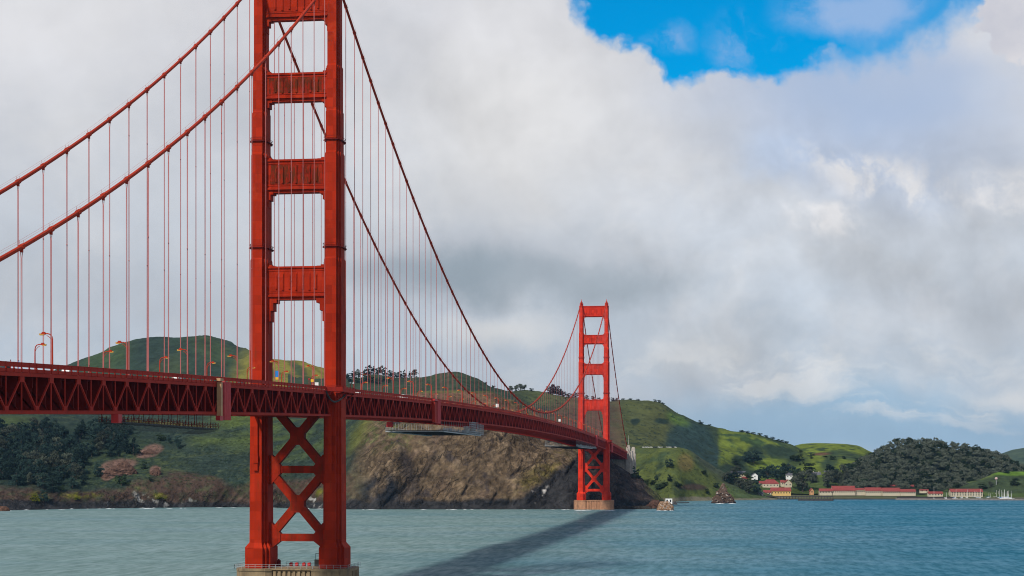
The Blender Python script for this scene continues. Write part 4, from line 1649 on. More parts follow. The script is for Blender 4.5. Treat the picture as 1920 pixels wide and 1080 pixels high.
# box truck on the far carriageway right of the near tower
tk = tag(empty('box_truck', (-3.0, 216, zb(216) + 9.25), R(90)), 'white box truck crossing the deck right of the near tower', 'truck')
m = MB(); m.box((-1.2, 0, 2.15), (8.6, 2.5, 2.9)); m.build('cargo_box', M_WHITE, tk)
m = MB(); m.slab_xz([(3.3, .6), (5.5, .6), (5.5, 1.6), (5.0, 2.7), (3.3, 2.7)], -1.15, 1.15); m.build('cab', M_WHITE, tk)
m = MB(); m.slab_xz([(4.3, 1.7), (5.42, 1.7), (5.02, 2.55), (4.3, 2.55)], -1.17, 1.17); m.build('window', M_GLASS, tk)
for x in (-4, -2.8, 4.3):
    for s in (-1, 1):
        q = MB(); q.tube([(x, s * 1.0, .5), (x, s * 1.25, .5)], .5, 10); q.build('wheel', M_RUBBER, tk)
for i, (y, x, mt, lab) in enumerate(((-203, -6.5, M_WHITE, 'white car roof just showing above the railing below the round hill'), (-243, -6.5, M_DARK, 'dark car roof just showing above the railing left of the round hill'),
                                (-118, -6.5, M_WHITE, 'white van roof above the railing right of the pink wrapped scaffold'), (-52, -6.5, M_DARK, 'dark van roof above the railing between the near tower legs'),
                                (75, -6.5, M_DARK, 'dark van roof above the railing just right of the near tower'), (128, -6.5, M_WHITE, 'white van roof above the railing left of the white box truck'), (300, -6.5, M_WHITE, 'white van roof above the railing right of the white box truck'))):
    v = make_car(mt, 2.55, 5.6, 2.0, 'van', True)
    v.location = (x, y, zb(y) + 9.25)
    v.rotation_euler = (0, 0, R(-90))
    tag(v, lab, 'van')

# pedestrians behind the near railing: only heads and shoulders clear it
def make_person(shirt, label, loc, rz, arm_up):
    v = [(0, 0, .95), (0, 0, 1.2), (0, 0, 1.42), (0, 0, 1.52), (0, .02, 1.64), (0, .01, 1.76),
         (-.1, 0, .9), (-.11, .02, .5), (-.11, 0, .08), (-.11, .14, .04), (.1, 0, .9), (.11, .02, .5), (.11, 0, .08), (.11, .14, .04),
         (-.2, 0, 1.42), (-.27, -.02, 1.15), (-.26, .1, .92), (.2, 0, 1.42)]
    v += [(.34, .16, 1.5), (.42, .3, 1.66)] if arm_up else [(.27, -.02, 1.15), (.26, .1, .92)]
    e = [(0, 1), (1, 2), (2, 3), (3, 4), (4, 5), (0, 6), (6, 7), (7, 8), (8, 9), (0, 10), (10, 11), (11, 12), (12, 13), (2, 14), (14, 15), (15, 16), (2, 17), (17, 18), (18, 19)]
    rad = [.15, .15, .16, .06, .105, .07, .09, .065, .045, .035, .09, .065, .045, .035, .07, .05, .035, .07, .05, .035]
    me = bpy.data.meshes.new('person')
    me.from_pydata(v, e, [])
    me.materials.append(shirt)
    o = bpy.data.objects.new('person', me)
    COL.objects.link(o)
    md = o.modifiers.new('skin', 'SKIN')
    for i, sv in enumerate(me.skin_vertices[0].data):
        sv.radius = (rad[i], rad[i])
        sv.use_root = i == 0
    o.modifiers.new('subdivision', 'SUBSURF').levels = 1
    o.location = loc
    o.rotation_euler = (0, 0, rz)
    hr = MB()
    hr.tube([(0, -.01, 1.66), (0, -.02, 1.74), (0, -.01, 1.82), (0, 0, 1.86)], [.125, .128, .1, .03], 8)
    hr.build('hair', M_DARK, o)
    tag(o, label, 'person')


for y, arm, mt, lab in ((-292.6, True, M_DARK, 'person in dark clothes holding up an arm behind the railing at the left edge'),
                        (-282.5, False, M_RED, 'person in red walking behind the railing, left one of a pair'),
                        (-278.5, False, M_BLUE, 'person in blue walking behind the railing, right one of a pair'),
                        (-239.0, False, M_DARK, 'person in dark clothes behind the railing below the first big lamps')):
    make_person(mt, lab, (12.9, y, zb(y) + 9.25), R(-60), arm)

# ------------------------------------------------------------------ maintenance works hanging on the bridge
def mat_net():
    m, g, b = new_mat('debris_net')
    b.inputs['Base Color'].default_value = (.05, .055, .05, 1)
    b.inputs['Alpha'].default_value = .5
    b.inputs['Roughness'].default_value = .9
    return m


M_NET = mat_net()


def platform(label, y0, y1, mat_rail, bright, xa=-14.5, drop_=0.0, hang=None):
    t = tag(empty('work_platform', (0, (y0 + y1) / 2, 0)), label, 'platform', 'work platforms slung under the bridge deck')
    L = y1 - y0
    z = min(zb(y0), zb(y1)) - .35 - drop_
    xb = 14.5
    xm, xw = (xa + xb) / 2, xb - xa
    m = MB()
    m.box((xm, 0, z - 1.6), (xw, L, .22))
    for k in range(int(L / 7)):
        m.box((xm, -L / 2 + 3.5 + 7 * k, z - 1.82), (xw, .3, .2))
    m.build('platform_floor', M_DARK, t)
    m = MB()
    rs = random.Random(int(y0))
    n = int(L / 2.4)
    for xs in (xa + .05, xb - .05):
        for h in (.5, 1.05):
            m.box((xs, 0, z - 1.5 + h), (.09, L, .09))
        for k in range(n + 1):
            y = -L / 2 + L * k / n
            m.box((xs, y, z - .75), (.1, .1, 1.6))
            if rs.random() < .45: m.bar((xs, y, z - 1.4), (xs, y + L / n, z - .3), .07, .07, up=(1, 0, 0))
    m.build('guard_rail', mat_rail, t)
    for k in range(0, n + 1, 3):
        for xs in (xa + .7, xb - .7):
            y = -L / 2 + L * k / n
            m = MB()
            m.bar((xs, y, z - 1.5), (xs, y, zb(y + (y0 + y1) / 2) + .1), .12, .12, up=(1, 0, 0))
            m.build('hanger', hang or M_BEAM, t)
    return t, z, L


t, z, L = platform('long dark work platform with red end boxes under the left deck', -223, -145, M_BEAM, False, 9.0)
m = MB()
m.box((13.6, -L / 2 - .4, z - .8), (1.8, 2.6, 2.1))
m.build('end_box', M_RED, t)
m = MB()
prof = [(-L / 2 + 2, -1.8), (-L / 2 + 9, -2.8), (-L / 2 + 18, -3.35), (L / 2 - 18, -3.45), (L / 2 - 8, -2.8), (L / 2 - 1, -1.8)]
vs = []
for yy, zz in prof:
    vs += [(8.2, yy, z + zz + .3), (14.6, yy, z + zz), (14.6, yy, z - 1.7), (8.2, yy, z - 1.7)]
fs = []
for i in range(len(prof) - 1):
    fs += [(i * 4, i * 4 + 1, i * 4 + 5, i * 4 + 4), (i * 4 + 1, i * 4 + 2, i * 4 + 6, i * 4 + 5)]
m.add(vs, fs)
m.build('hanging_net', M_NET, t)
rs = random.Random(4)
M_GEAR = mat_plain('gear', (.55, .45, .18), .7, .6, 3)
for k in range(46):
    y = -L / 2 + 6 + (L - 9) * (k + rs.uniform(.1, .6)) / 46
    s_ = rs.uniform(.25, .8)
    m = MB()
    m.box((14.1 - rs.random(), y, z - 1.4 + s_ / 2), (.5, s_ * 1.2, s_))
    m.build('gear_box', M_GEAR, t)

t, z, L = platform('grey scaffold platform under the deck right of the near tower', 228, 356, M_GREYSTEEL, True, -14.5, 2.6, M_GREYSTEEL)
m = MB()
m.box((14.2, 0, z - 2.05), (.6, L - 6, .5))
m.box((-14.2, 0, z - 2.05), (.5, L - 2, .6))
m.box((0, -L / 2, z - 2.0), (29, .5, .5))
m.build('light_beam', M_GREYSTEEL, t)
m = MB()
for c0, hh, ww in ((30, 6.6, 22), (54, 5.8, 14), (4, 3.6, 10)):
    for k in range(7):
        y = c0 - ww / 2 + ww * k / 6
        for x in (14.6, 16.0):
            m.bar((x, y, z - 1.8), (x, y, z - 1.8 + hh), .16, .16, up=(1, 0, 0))
    for j in range(6):
        for x in (14.6, 16.0):
            m.box((x, c0, z - 1.5 + hh * j / 5.4), (.16, ww, .16))
m.build('scaffold_tower', M_GREYSTEEL, t)
rs = random.Random(9)
for k in range(36):
    y = -L / 2 + 6 + (L - 9) * (k + rs.uniform(.1, .5)) / 36
    s_ = rs.uniform(.4, 1.6)
    m = MB()
    m.box((13.9 - rs.random(), y, z - 1.45 + s_ / 2), (.6, s_ * 1.2, s_))
    m.build('gear_box', M_GREYSTEEL, t)
m = MB()
m.box((-12, -L / 2 - 1.2, z + 1.4), (3, 2.4, 2.5))
m.build('end_box', M_RED, t)

t, z, L = platform('pale scaffold platform under the deck close to the far tower', 930, 1140, M_GREYSTEEL, True, -14.5, 1.2, M_GREYSTEEL)
rs = random.Random(12)
for k in range(40):
    y = -L / 2 + 4 + (L - 8) * (k + rs.uniform(.1, .4)) / 40
    s_ = rs.uniform(.5, 2.2)
    m = MB()
    m.box((14.2 - rs.random(), y, z - 1.45 + s_ / 2), (.7, s_ * 1.6, s_))
    m.build('gear_box', M_GREYSTEEL, t)
m = MB()
m.box((14.3, -20, z - 1.9), (.6, L - 60, .5))
m.build('light_beam', M_GREYSTEEL, t)


def wrapped(label, y, w_, parts):
    t = tag(empty('wrapped_scaffold', (14.1, y, zb(y))), label, 'scaffold', 'wrapped scaffolds on the deck truss')
    for nm, dy, ww, z0, z1, mt, seams in parts:
        m = MB()
        m.box((.75, dy, (z0 + z1) / 2), (1.3, ww, z1 - z0))
        if seams:
            for k in range(1, 7):
                m.box((.75, dy, z0 + (z1 - z0) * k / 7), (1.36, ww + .06, .12))
            for k in (-1, 1):
                m.box((1.42, dy + k * ww * .17, (z0 + z1) / 2), (.06, .1, z1 - z0 - .2))
        m.build(nm, mt, t)
    return t


wrapped('pink plastic wrapped scaffold on the truss left of the near tower', -140.0, 8, (('wrap', .6, 6.2, -1.6, 9.3, M_PINK, True), ('post_wrap', -5.0, 1.3, -.6, 8.9, M_TAN, False), ('cap', -5.0, 3.0, 9.2, 10.0, M_TAN, False), ('frame', -5.2, 3.0, -1.9, -.6, M_RED, False)))
wrapped('leaning pink wrapped scaffold on the truss midway right of the near tower', 206.0, 8, (('wrap', 5.0, 8.5, -1.2, 10.0, M_PINK, True), ('post_wrap', -5.0, 5.0, -1.0, 8.8, M_DECK, False), ('cap', -3.0, 9, 9.4, 10.2, M_RED, False)))
wrapped('pale pink wrapped scaffold on the truss just before the far tower', 1135.0, 8, (('wrap', 0, 12.0, -.5, 10.5, M_PINK, True),))
wrapped('narrow pale wrapped scaffold on the side truss just beyond the far tower', 1345.0, 8, (('wrap', 0, 12.0, -1, 9.5, M_PINK, True),))

# ------------------------------------------------------------------ things on the near pier
z0 = 10.02
m = MB()
for (ax, ay), (bx, by) in (((-20.8, -10.6), (-8, -10.6)), ((-8, -10.0), (8, -10.0)), ((8, -10.6), (20.8, -10.6)), ((20.8, -10.6), (20.8, 10.6)), ((-7, 9.6), (7, 9.6)), ((-20.8, -10.6), (-20.8, 10.6))):
    L = math.hypot(bx - ax, by - ay)
    n = int(L / 2.2)
    for k in range(n + 1):
        f = k / n
        m.box((ax + (bx - ax) * f, ay + (by - ay) * f, z0 + .75), (.12, .12, 1.5))
    for h in (.75, 1.45):
        m.bar((ax, ay, z0 + h), (bx, by, z0 + h), .09, .09)
tag(m.build('pier_railing', M_GREYSTEEL), 'thin grey pipe railing round the top of the near tower pier', 'railing')
for i, x in enumerate((-4.6, -2.4, .3, 2.3)):
    m = MB()
    m.tube([(x, 7.6 - .7, z0 + .75), (x, 7.6 + .7, z0 + .75)], [.62, .62], 10)
    for dy in (-.45, .45): m.box((x, 7.6 + dy, z0 + .15), (1.0, .2, .3))
    tag(m.build('storage_drum', M_RED), f'red drum on the near pier, {ORD[i]} from the left leg', 'drum', 'red drums on the pier')
gt = tag(empty('access_gate', (5.9, 6.5, z0)), 'dark metal access cage with open frame on the near pier by the right leg', 'access cage')
m = MB(); m.box((0, 0, 1.25), (2.4, 1.6, 2.5)); m.build('cage', M_DARK, gt)
m = MB()
for x in (-.9, .9): m.box((x, 0, 3.6), (.14, .14, 2.2))
m.box((0, 0, 4.7), (2.0, .16, .16)); m.build('frame', M_DARK, gt)
m = MB(); m.box((-7.8, 2.2, z0 + 1.2), (1.2, 1.2, 2.4)); m.box((-7.8, 2.2, z0 + 2.6), (.5, .5, .5))
tag(m.build('equipment_cabinet', M_BEAM), 'dark red cabinet against the inner side of the left tower leg', 'cabinet')

# ------------------------------------------------------------------ trees
def crown_quads(n, fn, size, rs, flat=.0):
    m = MB()
    for _ in range(n):
        p, out = fn(rs)
        s = size * rs.uniform(.6, 1.25)
        d = Vector((rs.gauss(0, 1), rs.gauss(0, 1), rs.gauss(0, 1))).normalized() * .8 + Vector(out)
        d.normalize()
        a = d.cross(Vector((0, 0, 1)))
        if a.length < .01: a = Vector((1, 0, 0))
        a.normalize()
        b = d.cross(a)
        an = rs.uniform(0, 3.14)
        a, b = a * math.cos(an) + b * math.sin(an), b * math.cos(an) - a * math.sin(an)
        P = Vector(p)
        m.add([P - a * s, P - b * s * .7, P + a * s, P + b * s * .7], [(0, 1, 2, 3)])
    return m


def clumps(rs, k, conic):
    c = []
    for i in range(k):
        if conic:
            z = rs.uniform(.06, .97)
            r = .34 * (1 - z) ** .75 + .02
            a = rs.uniform(0, 6.283)
            rr = r * rs.uniform(.35, .85)
            c.append((Vector((rr * math.cos(a), rr * math.sin(a), z)), r * rs.uniform(.35, .6) + .03))
        else:
            z = rs.uniform(.12, .88)
            r = .47 * math.sqrt(max(.05, 1 - ((z - .46) / .52) ** 2))
            a = rs.uniform(0, 6.283)
            rr = r * rs.uniform(.2, .85)
            c.append((Vector((rr * math.cos(a), rr * math.sin(a), z)), rs.uniform(.14, .24)))
    return c


def crown_mesh(seed, conic, n, size, mat, k=20):
    rs = random.Random(seed)
    cl = clumps(rs, k, conic)

    def fn(r):
        c, rad = r.choice(cl)
        d = Vector((r.gauss(0, 1), r.gauss(0, 1), r.gauss(0, 1))).normalized()
        if d.z < -.3: d.z *= -.5
        q = c + Vector((d.x, d.y, d.z * .75)) * rad * r.uniform(.72, 1.0)
        return q, d
    return crown_quads(n, fn, size, rs).mesh('crown', mat)


def trunk_mesh(seed, conic):
    rs = random.Random(seed)
    m = MB()
    if conic:
        m.tube([(0, 0, -.06), (0, 0, .4), (.01, 0, .9)], [.028, .018, .005], 6)
    else:
        m.tube([(0, 0, -.08), (.01, .01, .25), (.02, 0, .5)], [.04, .03, .018], 6)
        for k in range(4):
            a = k * 1.6 + rs.random()
            m.tube([(.01, .01, .26), (.22 * math.cos(a), .22 * math.sin(a), .6)], [.02, .008], 5)
    return m.mesh('trunk', M_BARK)


TM = {}
for kind, conic, mat, n, size in (('conifer', True, M_LEAF_DARK, 900, .042), ('cypress', False, M_LEAF_DARK, 900, .052), ('eucalyptus', False, M_LEAF_GREY, 900, .050),
                                  ('purple', False, M_LEAF_PURPLE, 900, .050), ('bush', False, M_LEAF_GREEN, 700, .06), ('gorse', False, M_LEAF_YELLOW, 300, .07)):
    TM[kind] = [(crown_mesh(hash_ * 7 + len(kind), conic, n, size, mat), trunk_mesh(hash_, conic)) for hash_ in range(3)]
_tr = random.Random(21)
NAMES = {'conifer': ('conifer_tree', 'tree'), 'cypress': ('cypress_tree', 'tree'), 'eucalyptus': ('broadleaf_tree', 'tree'), 'purple': ('cypress_tree', 'tree'), 'bush': ('bush', 'bush'), 'gorse': ('bush', 'bush')}


def tree(kind, p, h, w_, label, group=None):
    """p base point, h height in metres, w_ crown width in metres"""
    cm, tm = _tr.choice(TM[kind])
    nm, cat = NAMES[kind]
    t = tag(empty(nm, p - Vector((0, 0, .03 * h)), _tr.uniform(0, 6.28)), label, cat, group)
    sx = w_ / (.62 if kind == 'conifer' else .98)
    t.scale = (sx, sx, h)
    for mname, me in (('crown', cm), ('trunk', tm)):
        o = bpy.data.objects.new(mname, me)
        COL.objects.link(o)
        o.parent = t
    return t


def tree_px(kind, px, py, wpx, hpx, label, group=None):
    p = on_ground(px, py)
    if p is None: return None
    k = depth_of(p) / F
    return tree(kind, p, hpx * k, wpx * k, label, group)


def crest_tree(kind, px, py0, wpx, hpx, label, group=None):
    p = crest_point(px, py0)
    if p is None: return None
    k = depth_of(p) / F
    return tree(kind, p - Vector((0, 0, .6)), hpx * k, wpx * k, label, group)


rs = random.Random(5)
# grove on the left slope
placed = []
tries = 0
poly = [(-30, 800), (60, 806), (120, 800), (205, 800), (258, 818), (236, 846), (200, 862), (160, 880), (150, 905), (110, 918), (60, 916), (-30, 916)]


def inside(x, y, pl):
    c = False
    for i in range(len(pl)):
        (x1, y1), (x2, y2) = pl[i], pl[i - 1]
        if (y1 > y) != (y2 > y) and x < (x2 - x1) * (y - y1) / (y2 - y1) + x1: c = not c
    return c


while len(placed) < 135 and tries < 9000:
    tries += 1
    x, y = rs.uniform(-28, 260), rs.uniform(810, 917)
    if not inside(x, y, poly): continue
    if any(abs(x - a) < 7 and abs(y - b) < 5 for a, b in placed): continue
    placed.append((x, y))
for i, (x, y) in enumerate(placed):
    kd = rs.choice(['conifer', 'conifer', 'cypress', 'cypress', 'eucalyptus'])
    h = rs.uniform(22, 36)
    tree_px(kd, x, y, h * rs.uniform(.65, .9) if kd == 'conifer' else h * rs.uniform(.8, 1.05), h,
            {'conifer': 'dark pointed conifer in the dense grove on the left slope', 'cypress': 'dark rounded cypress in the dense grove on the left slope', 'eucalyptus': 'grey-green broadleaf tree in the dense grove on the left slope'}[kd], 'trees of the grove on the left slope')
for kd, x, y, w_, h, lab in (
        ('conifer', 234, 848, 20, 36, 'tall dark conifer at the upper right tip of the left grove'),
        ('conifer', 250, 853, 26, 34, 'broad dark tree right of the tall conifer, above the pink outcrop'),
        ('cypress', 222, 857, 14, 18, 'small dark tree below the tall conifer at the grove tip'),
        ('cypress', 184, 893, 22, 27, 'round dark tree just left of the big pink rock outcrop'),
        ('bush', 228, 910, 26, 24, 'round dark green bush alone below the pink rock outcrop'),
        ('cypress', 156, 909, 14, 20, 'lone dark bush on the grass below the grove'),
        ('conifer', 136, 914, 20, 32, 'dark conifer at the bottom right corner of the left grove'),
        ('conifer', 98, 924, 22, 30, 'dark conifer standing on the brown bluff under the grove'),
        ('cypress', 82, 942, 20, 26, 'dark green bush beside yellow gorse just above the left shore'),
        ('gorse', 66, 941, 24, 16, 'bright yellow flowering bush just above the left shore'),
        ('gorse', 144, 938, 18, 8, 'low yellow bush on the bluff right of the bright yellow one'),
        ('cypress', 335, 841, 16, 26, 'dark upright tree on the open green slope, right one of two'),
        ('cypress', 318, 832, 10, 18, 'dark upright tree on the open green slope, left one of two'),
        ('bush', 270, 879, 15, 15, 'small round bush right of the pink rock outcrop'),
        ('bush', 282, 903, 10, 9, 'tiny round bush on the green slope above the brown bluff'),
        ('bush', 302, 826, 24, 12, 'low dark shrub just under the hanging net'),
        ('gorse', 300, 936, 26, 6, 'low yellow bush above the white-stained shore rocks'),
        ('bush', 115, 921, 15, 14, 'grey-green bush below the grove on the brown bluff')):
    tree_px(kd, x, y, w_, h, lab)

# trees on the ridge right of the near tower
for i, (x, w_, h, kd) in enumerate(((652, 14, 13, 'cypress'), (662, 13, 15, 'cypress'), (672, 14, 18, 'eucalyptus'), (683, 13, 14, 'cypress'), (691, 16, 22, 'cypress'), (700, 14, 17, 'conifer'), (708, 12, 15, 'cypress'), (714, 13, 19, 'eucalyptus'),
                                    (722, 12, 18, 'conifer'), (732, 14, 14, 'cypress'), (740, 13, 12, 'cypress'), (749, 15, 15, 'cypress'), (758, 11, 17, 'conifer'))):
    crest_tree(kd, x, 706, w_, h, 'dark tree in the row along the ridge right of the near tower', 'trees on the ridge right of the near tower')
for i, (x, w_, h, kd) in enumerate(((656, 12, 11, 'cypress'), (668, 14, 12, 'bush'), (678, 14, 12, 'cypress'), (688, 14, 12, 'cypress'), (697, 14, 12, 'bush'), (707, 14, 12, 'cypress'), (718, 14, 12, 'cypress'), (728, 12, 10, 'bush'))):
    tree_px(kd, x, 716 + 2 * (i % 3), w_, h, 'dark low tree on the slope below the ridge row right of the near tower', 'low trees under the ridge row')
crest_tree('conifer', 768, 708, 7, 13, 'thin dark conifer alone near the end of the ridge row')
crest_tree('eucalyptus', 777, 708, 14, 17, 'spreading open-crowned tree at the right end of the ridge row')
for x, w_, h, kd, lab in ((911, 7, 5, 'bush', 'small tree on the falling ridge left of the cable'), (925, 8, 6, 'bush', 'small tree on the falling ridge just behind the cable'),
                          (958, 11, 12, 'eucalyptus', 'tall tree of the skyline clump right of the cable, leftmost'), (968, 12, 13, 'eucalyptus', 'tall tree of the skyline clump right of the cable, second'),
                          (976, 13, 14, 'eucalyptus', 'tall tree of the skyline clump right of the cable, middle'), (983, 11, 12, 'eucalyptus', 'tall tree of the skyline clump right of the cable, rightmost'),
                          (996, 10, 6, 'bush', 'low bush on the skyline right of the clump')):
    crest_tree(kd, x, 735, w_, h, lab)
for i, (x, w_, h) in enumerate(((1030, 14, 15), (1036, 16, 20), (1043, 16, 20), (1050, 14, 16), (1057, 13, 12))):
    crest_tree('purple', x, 742, w_, h, 'dark purplish tree in the dome-shaped clump left of the far tower', 'dome-shaped tree clump left of the far tower')
for i, (x, w_, h) in enumerate(((1066, 11, 9), (1073, 10, 8), (1080, 12, 11), (1088, 10, 9), (1100, 10, 9), (1112, 10, 9), (1123, 10, 8), (1149, 9, 8), (1156, 8, 6))):
    crest_tree('purple', x, 750, w_, h, 'small dark tree in the line on the skyline around the far tower', 'skyline trees around the far tower')
for i, (x, h) in enumerate(((1168, 4), (1182, 4), (1196, 4), (1228, 5), (1236, 6), (1243, 5), (1312, 7), (1316, 5), (1330, 4))):
    crest_tree('bush', x, 760, 9, h, 'small dark shrub on the skyline of the hill right of the far tower', 'skyline shrubs right of the far tower')
for i, x in enumerate((1392, 1402, 1412, 1424, 1436, 1448, 1458, 1466, 1474)):
    crest_tree('bush', x, 820, 12, 5, 'dark shrub on the skyline above the bright green hillside', 'skyline shrubs above the bright green hillside')

# slope right of the far tower
for kd, x, y, w_, h, lab in (
        ('cypress', 1256, 877, 17, 18, 'large round dark tree alone on the green slope above the sea stack'),
        ('conifer', 1189, 896, 11, 24, 'dark conifer at the foot of the concrete pylon, left one'),
        ('conifer', 1196, 898, 12, 20, 'dark conifer at the foot of the concrete pylon, right one'),
        ('cypress', 1231, 901, 8, 11, 'small upright tree left of the lower dark thicket'),
        ('cypress', 1256, 903, 11, 14, 'upright dark tree above the lower dark thicket'),
        ('bush', 1224, 908, 16, 8, 'dark bush of the thicket, left end'),
        ('bush', 1246, 911, 18, 8, 'dark bush of the thicket, middle'),
        ('bush', 1236, 917, 26, 10, 'dark bush of the thicket, lowest'),
        ('bush', 1272, 914, 20, 13, 'dark bush of the thicket, right end'),
        ('bush', 1319, 889, 15, 8, 'dark bush on the bare ridge above the sea stack'),
        ('bush', 1343, 915, 14, 10, 'bush behind the top of the sea stack'),
        ('bush', 1326, 926, 12, 10, 'bush left of the sea stack near the shore'),
        # around the houses
        ('eucalyptus', 1404, 925, 30, 26, 'dark tree left of the yellow harbour building, front one'),
        ('eucalyptus', 1388, 915, 26, 20, 'dark tree on the slope left of the harbour houses'),
        ('cypress', 1420, 927, 18, 30, 'tall dark tree against the left end of the yellow building'),
        ('cypress', 1418, 904, 26, 26, 'dark tree behind the small red roof left of the white house'),
        ('cypress', 1440, 900, 30, 30, 'dark tree directly behind the white red-roofed house'),
        ('cypress', 1458, 899, 26, 28, 'dark tree behind and right of the white red-roofed house'),
        ('cypress', 1474, 898, 26, 26, 'dark tree behind the gabled white house'),
        ('cypress', 1490, 894, 22, 22, 'dark rounded tree right of the gabled white house'),
        ('eucalyptus', 1505, 922, 44, 46, 'very large dark tree between the yellow and the long red-roofed building'),
        ('cypress', 1490, 926, 10, 12, 'small bush at the right end of the yellow building'),
        ('eucalyptus', 1552, 914, 30, 34, 'large dark tree right of the dark-roofed house'),
        ('eucalyptus', 1586, 911, 32, 42, 'tall dark tree behind the long red-roofed building, right one'),
        ('eucalyptus', 1570, 906, 26, 26, 'dark tree behind the long red-roofed building, left one'),
        ('cypress', 1590, 886, 10, 18, 'slim dark conifer beside the ploughed red earth patch'),
        ('bush', 1608, 868, 16, 9, 'round bush above the ploughed red earth patch'),
        ('bush', 1622, 914, 18, 18, 'bush between green lawn and the red-roofed sheds'),
        ('eucalyptus', 1642, 912, 32, 34, 'dark tree at the left foot of the wooded hill, front one'),
        ('eucalyptus', 1628, 896, 26, 22, 'dark tree at the left foot of the wooded hill, upper one'),
        ('bush', 1561, 862, 14, 9, 'dark shrub in the fold of the bright hills, middle'),
        ('bush', 1492, 864, 34, 14, 'wide dark shrub on the left of the bright rolling hill'),
        ('cypress', 1414, 868, 34, 26, 'big dark grove tree on the bright hillside'),
        ('cypress', 1402, 868, 24, 18, 'smaller dark grove tree on the bright hillside'),
        ('bush', 1380, 872, 22, 12, 'dark shrub left of the hillside grove'),
        ('bush', 1903, 910, 24, 14, 'dark shrub on the knoll above the marina, right one'),
        ('bush', 1842, 916, 22, 10, 'dark shrub on the knoll above the marina, left one'),
        ('bush', 1888, 887, 14, 6, 'small shrub on the bright top of the knoll'),
        ('eucalyptus', 1858, 914, 12, 12, 'small tree behind the marina masts')):
    tree_px(kd, x, y, w_, h, lab)
for i in range(26):
    x = rs.uniform(1352, 1620)
    y = rs.uniform(884, 906)
    tree_px(rs.choice(['eucalyptus', 'cypress', 'bush']), x, y, rs.uniform(16, 26), rs.uniform(14, 24), 'dark tree in the belt between the harbour houses and the green hills', 'tree belt above the harbour houses')
for i in range(12):
    x = rs.uniform(1480, 1640)
    y = rs.uniform(840, 882)
    tree_px('bush', x, y, rs.uniform(5, 10), rs.uniform(3, 6), 'small dark shrub dotted on the bright green rolling hill', 'shrubs dotted on the bright rolling hill')


def mass(name, mat, pts, quads, label, cat):
    """a wood or scrub that reads as one mass"""
    r = random.Random(31)
    m = MB()
    for p, w_, h in pts:
        cl = [(p + Vector((r.uniform(-.3, .3) * w_, r.uniform(-.3, .3) * w_, h * r.uniform(.4, .75))), w_ * r.uniform(.22, .36)) for _ in range(6)]
        for _ in range(quads):
            c, rad = r.choice(cl)
            d = Vector((r.gauss(0, 1), r.gauss(0, 1), r.gauss(0, 1))).normalized()
            if d.z < -.2: d.z *= -.6
            q = c + Vector((d.x * rad, d.y * rad, d.z * rad * .85))
            s = w_ * r.uniform(.07, .13)
            d = (d + Vector((r.gauss(0, .5), r.gauss(0, .5), r.gauss(0, .5)))).normalized()
            a = d.cross(Vector((0, 0, 1)))
            if a.length < .01: a = Vector((1, 0, 0))
            a.normalize()
            b = d.cross(a)
            m.add([q - a * s, q - b * s * .8, q + a * s, q + b * s * .8], [(0, 1, 2, 3)])
    o = m.build(name, mat)
    tag(o, label, cat, kind='stuff')
    return o


r2 = random.Random(77)
wa = [g for g in GROUND if g[1] is WOOD_O][0][0]
pts, pts2 = [], []
T_, U_ = wa.shape[:2]
for i in range(900):
    a, b = r2.uniform(8, T_ - 8), r2.uniform(2, U_ - 12)
    p = Vector(wa[int(a), int(b)].tolist())
    if p.z < 5: continue
    (pts if r2.random() < .8 else pts2).append((p - Vector((0, 0, 2)), r2.uniform(8, 13), r2.uniform(13, 21)))
mass('forest', M_LEAF_GREY, pts, 130, 'dark wood covering the hill behind the marina', 'wood')
mass('forest', M_LEAF_GREEN, pts2, 130, 'greener trees mixed through the wooded hill behind the marina', 'wood')


# scrub on the open slopes
def scrub_on(arr, n, x0, x1, y0, y1, seed, lo=.8, hi=2.4):
    r = random.Random(seed)
    out = []
    for _ in range(n):
        p = on_ground(r.uniform(x0, x1), r.uniform(y0, y1))
        if p: out.append((p - Vector((0, 0, .5)), r.uniform(lo, hi) * 1.6, r.uniform(lo, hi)))
    return out


sp = scrub_on(None, 2200, 150, 640, 795, 915, 1) + scrub_on(None, 500, 1205, 1430, 845, 930, 2, 1.0, 2.6) + scrub_on(None, 350, 0, 640, 900, 945, 3, .8, 1.8)
mass('scrub', M_LEAF_GREEN, sp, 14, 'low green scrub spread over the coastal slopes', 'scrub')
sp = scrub_on(None, 260, 1165, 1345, 760, 840, 4, 1.5, 3.5) + scrub_on(None, 260, 960, 1100, 745, 800, 5, 1.5, 3.2) + scrub_on(None, 250, 780, 985, 740, 775, 6, .7, 1.8)
mass('scrub', M_LEAF_DARK, sp, 14, 'dark scrub scattered over the hills behind the bridge', 'scrub')

